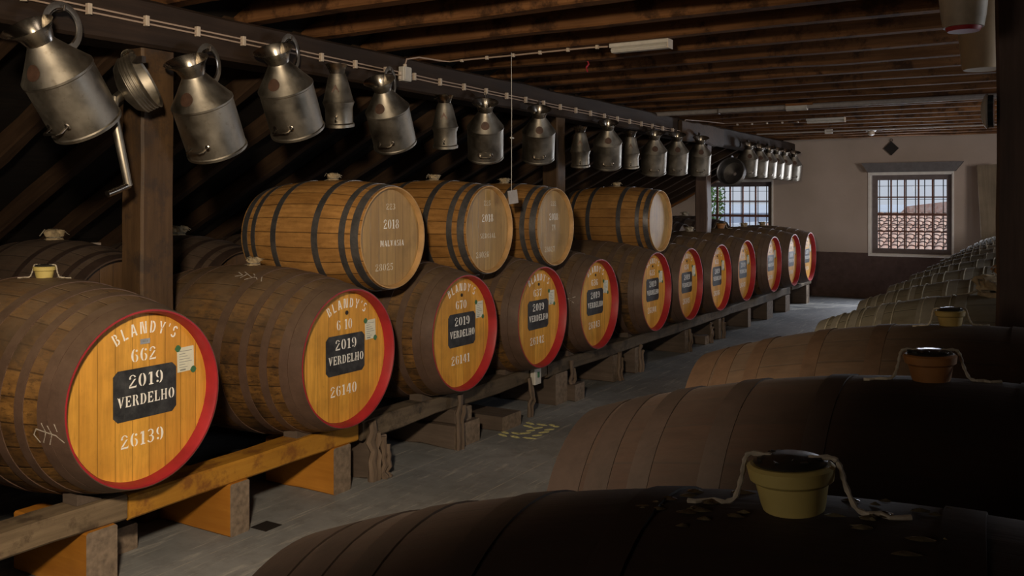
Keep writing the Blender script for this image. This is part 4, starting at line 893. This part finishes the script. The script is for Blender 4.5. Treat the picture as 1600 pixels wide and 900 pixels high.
MB().box((-.085, -.012, -.002), (-.01, .012, .03)).build('bracket', M['iron'], root, (0, .02, .1), smooth=False)
funnel((-3.84, 12.15, 2.06), (-.1, -.93, .2), 'round dark tin pan hanging on the beam in front of the left-hand window', 1.25, mat='tin_dark')
MB
# ------------------------------------------------------------------ cables, junction box, lamps, pipe
def cable_run(name, pts_list, r, clip_pts, clip_size, label, cat='cable', clipdir=None, mat='cable'):
    base = Vector(pts_list[0][0]); root = empty(name, base); tag(root, label, cat)
    for P in pts_list:
        mb = MB(); mb.tube([Vector(p)-base for p in P], r, 7); mb.build('cable', M[mat], root)
    me = MB().timber((-clip_size[0]/2, -clip_size[1]/2, -clip_size[2]/2), (clip_size[0]/2, clip_size[1]/2, clip_size[2]/2), .002, 0, 2).mesh('cable_clip', M['plastic_white'])
    for p in clip_pts: inst('cable_clip', me, root, Vector(p)-base)
    return root
def zc(y): return 2.572-.0085*(y-2.4)
ys = [-2.6+.35*k for k in range(38)]; ys = [y for y in ys if y < 10.5]+[10.5]
r = random.Random(5)
P1 = [(-3.962, y, zc(y)+.012+r.uniform(-.002, .002)) for y in ys]; P2 = [(-3.962, y, zc(y)-.012+r.uniform(-.002, .002)) for y in ys]
clips = []; y = 2.0
while y < 10.4: clips.append((-3.960, y, zc(y))); y += .318
cable_run('twin_cable', [P1, P2], .0048, clips, (.026, .022, .052), 'twin pinkish cables clipped along the long beam above the tin cans')
root = empty('junction_box', (-3.975, 5.06, 2.50)); tag(root, 'white plastic junction box on the long beam where the twin cables meet', 'junction box')
MB().timber((0, -.045, 0), (.05, .045, .10), .006, 0, 2).build('box_case', M['pale_metal'], root)
MB().timber((.05, -.038, .006), (.058, .038, .094), .003, 0, 2).build('box_lid', M['pale_metal'], root)
mb = MB()
for yy, zz in ((-.055, .05), (.055, .05), (-.055, .02), (.055, .02), (0, .108)): mb.lathe([(.014, -.012), (.014, .012), (.009, .016)], 10, M=Matrix.Translation((.025, yy, zz)))
mb.build('cable_glands', M['plastic_white'], root)
jy = 5.55
P = [(-3.95, 5.06, 2.61), (-3.95, 5.08, 2.66), (-3.93, 5.2, 2.688), (-3.90, 5.42, 2.69), (-3.86, jy-.07, 2.69), (-3.7, jy-.07, 2.69)]+[(-3.7+.2*k, jy-.07+.004*math.sin(k), 2.69) for k in range(1, 6)]+[(-2.57, jy-.07, 2.685)]
cable_run('lamp_cable', [P], .006, [(-3.75+.22*k, jy-.07, 2.689) for k in range(6)], (.02, .022, .024), 'cable running from the junction box along a joist to the near tube lamp')
P = [(-3.95, 10.5, 2.51), (-3.93, 10.62, 2.66), (-3.9, 11.3, 2.69), (-3.8, snap(11.95)+.03, 2.69)]+[(-3.6+.2*k, snap(11.95)+.03, 2.69) for k in range(5)]
cable_run('lamp_cable', [P], .005, [(-3.7+.2*k, 11.98, 2.689) for k in range(5)], (.02, .022, .022), 'cable running along the ceiling to the far tube lamp')
def tube_lamp(x0, x1, y, z, label, w=.09):
    root = empty('tube_lamp', ((x0+x1)/2, y, z)); tag(root, label, 'ceiling lamp', 'tube lamps under the joists'); h = (x1-x0)/2
    MB().timber((-h, -w/2, -.028), (h, w/2, .0), .006, 0, 3).build('lamp_housing', M['pale_metal'], root)
    MB().timber((-h+.008, -w/2+.008, -.060), (h-.008, w/2-.008, -.028), .014, 0, 3).build('lamp_diffuser', M['pale_metal'], root)
    MB().box((h-.004, -w/2+.004, -.062), (h+.004, w/2-.004, -.002)).build('end_cap', M['plastic_white'], root, smooth=False)
tube_lamp(-2.55, -2.14, 5.50, 2.70, 'short off-white tube lamp under the joists above the aisle')
tube_lamp(-2.72, -2.26, snap(11.95), 2.70, 'small pale tube lamp under the far joists')
root = empty('ceiling_pipe', (-4.0, 9.85, 2.665)); tag(root, 'pale grey pipe crossing below the joists', 'pipe')
MB().tube([(-.1, 0, -.0), (1.2, 0, .002), (3.5, -.05, 0), (6.2, -.1, 0)], .027, 14).build('pipe_run', M['pipe'], root)
MB().tube([(1.5, -.01, 0), (1.72, -.01, 0)], .042, 14).build('pipe_coupling', M['pale_metal'], root)
MB().box((1.50, -.06, .01), (1.78, .06, .034)).build('pipe_bracket', M['orange_rafter'], root, smooth=False)
mb = MB(); mb.tube([(.75, -.04, .03), (.75, -.03, -.03), (.75, .03, -.03), (.75, .04, .03)], .006, 6); mb.build('pipe_clip', M['iron'], root)
root = empty('ceiling_conduit', (-3.9, 13.6, 2.67)); tag(root, 'thin conduit crossing below the farthest joists with a small junction', 'conduit')
MB().tube([(0, 0, 0), (5.5, -.1, 0)], .012, 10).build('conduit_run', M['pipe'], root)
MB().timber((1.0, -.03, -.03), (1.1, .03, .03), .004, 0, 2).build('conduit_box', M['pale_metal'], root)
root = empty('ceiling_sensor', (-2.33, snap(14.1), 2.70)); tag(root, 'small white round fitting under the farthest joists above the right-hand window', 'fitting')
MB().lathe([(.075, 0), (.075, -.02), (.05, -.03), (.045, -.075), (0, -.09)], 20).build('fitting_body', M['plastic_white'], root)
MB().box((-.14, -.03, 0), (.16, .03, .012)).build('fitting_base', M['plastic_white'], root, smooth=False)
# red ribbon scrap under a joist
o = MB().tube([(0, 0, 0), (.01, .005, -.03), (-.008, .0, -.055), (.004, -.004, -.09)], (.012, .002), 6).build('red_ribbon', M['red'], None, (-3.0, snap(6.05), 2.705)); tag(o, 'scrap of red ribbon hanging from a joist near the tube lamp', 'ribbon')

# wire with card
root = empty('hanging_card', (-3.30, 5.44, 2.70)); tag(root, 'small grey card hanging on a long thin wire between the second and third oak barrels', 'hanging card')
MB().tube([(0, 0, 0), (.003, 0, -.4), (0, .002, -.98)], .0022, 6).build('wire', M['pale_metal'], root)
MB().box((-.004, -.038, -.095), (.004, .038, 0)).build('card', M['pipe'], root, (0, .01, -.97), (math.radians(8), 0, math.radians(-28)), smooth=False)
MB().tube([(0, -.01, .0), (.0, .03, -.0)], .006, 6).build('wire_clip', M['pale_metal'], root, (0, 0, -.60))

# ------------------------------------------------------------------ right edge objects
root = empty('ceiling_bucket', (-.285, 3.55, 2.255)); tag(root, 'stained whitewashed bucket with a red base hanging beside the right post', 'bucket')
MB().lathe([(.0, .010), (.066, .010), (.073, .05), (.088, .20), (.092, .205), (.094, .24), (.104, .42), (.100, .42)], 32).build('bucket_body', M['enamel'], root)
MB().lathe([(0, -.004), (.052, -.004), (.058, .006), (.060, .022), (.05, .024)], 32).build('bucket_base', M['red'], root)
MB().tube([(-.1, 0, .41), (0, 0, .447), (.1, 0, .41)], .004, 6).build('bucket_bail', M['iron'], root)
root = empty('ceiling_bucket', (-.315, 5.0, 2.30)); tag(root, 'plain beige bucket hanging behind the whitewashed one', 'bucket')
MB().lathe([(.0, 0), (.088, 0), (.094, .01), (.125, .32), (.118, .32)], 32).build('bucket_body', M['beige_tin'], root)
MB().tube([(-.12, 0, .31), (0, 0, .40), (.12, 0, .31)], .004, 6).build('bucket_bail', M['iron'], root)
root = empty('bulkhead_lamp', (-.205, 3.83, 1.99)); tag(root, 'round bulkhead lamp with pale dome fixed to the side of the right post', 'lamp')
Rx = Matrix.Rotation(-PI/2, 4, 'Y')
MB().lathe([(.062, 0), (.062, .022), (.058, .026), (0, .026)], 28, M=Rx).build('lamp_base', M['dark_glass'], root)
MB().lathe([(.064, .018), (.066, .024), (.056, .032), (.03, .042), (0, .044)], 28, M=Rx).build('lamp_dome', M['pale_metal'], root)
o = MB().timber((-.16, -.012, 0), (.16, .012, 2.25), .003, .002, 6).build('leaning_board', M['board'], None, (-.80, 15.75, .0), (math.radians(-7), math.radians(-3.5), 0)); tag(o, 'tall beige board leaning by the far wall right of the window', 'board')
root = empty('diamond_sign', (-2.395, FAR-.03, 2.545)); tag(root, 'small black diamond-shaped plate hanging on the far wall above the window', 'plate')
MB().box((-.085, -.006, -.085), (.085, .006, .085)).build('sign_plate', M['black_iron'], root, (0, 0, 0), (0, PI/4, 0), smooth=False)
mb = MB(); mb.tube([(math.cos(a)*.022, 0, .14+math.sin(a)*.022) for a in [2*PI*i/14 for i in range(14)]], .004, 6, closed=True); mb.build('hanging_ring', M['iron'], root)

# ------------------------------------------------------------------ floor marks and bits
DASHES = [(-0.164, 0.237, -0.09, 0.209), (-0.138, 0.154, -0.051, 0.127), (-0.072, 0.239, 0.008, 0.229), (0.011, 0.275, 0.063, 0.249), (0.063, 0.24, 0.106, 0.244), (-0.033, 0.104, 0.009, 0.172), (-0.036, 0.016, 0.001, 0.073), (-0.177, -0.087, -0.112, -0.114), (-0.163, -0.153, -0.084, -0.186), (-0.107, -0.069, -0.035, -0.083), (-0.05, -0.084, 0.01, -0.007), (0.064, 0.018, 0.109, 0.087), (0.061, 0.108, 0.106, 0.17), (-0.062, -0.153, 0.014, -0.175), (0.034, -0.147, 0.124, -0.133), (0.065, -0.076, 0.111, -0.02)]
root = empty('floor_marking', (-3.23, 5.58, .0)); tag(root, 'worn yellow painted dashes on the grey floor of the aisle', 'floor marking')
r = random.Random(2)
mb = MB()
for (xa, ya, xb, yb) in DASHES:
    l = math.hypot(xb-xa, yb-ya)*1.15; Mx = Matrix.Translation(((xa+xb)/2, (ya+yb)/2, 0)) @ Matrix.Rotation(math.atan2(yb-ya, xb-xa), 4, 'Z')
    q = [(-l/2, -.006), (-l*.2, -.019), (l*.3, -.015), (l/2, .004), (l*.1, .018), (-l*.4, .012)]
    mb.prism(q, lambda a_, b_, c, Mx=Mx: Mx @ Vector((a_, b_, c)), .0012)
mb.build('painted_dashes', M['yellow_paint'], root, smooth=False)
root = empty('floor_drain', (-3.44, 3.27, 0)); tag(root, 'small dark square hole cover in the floor beside the amber block', 'drain')
MB().box((-.055, -.055, 0), (.055, .055, .002)).build('drain_plate', M['black_iron'], root, smooth=False)
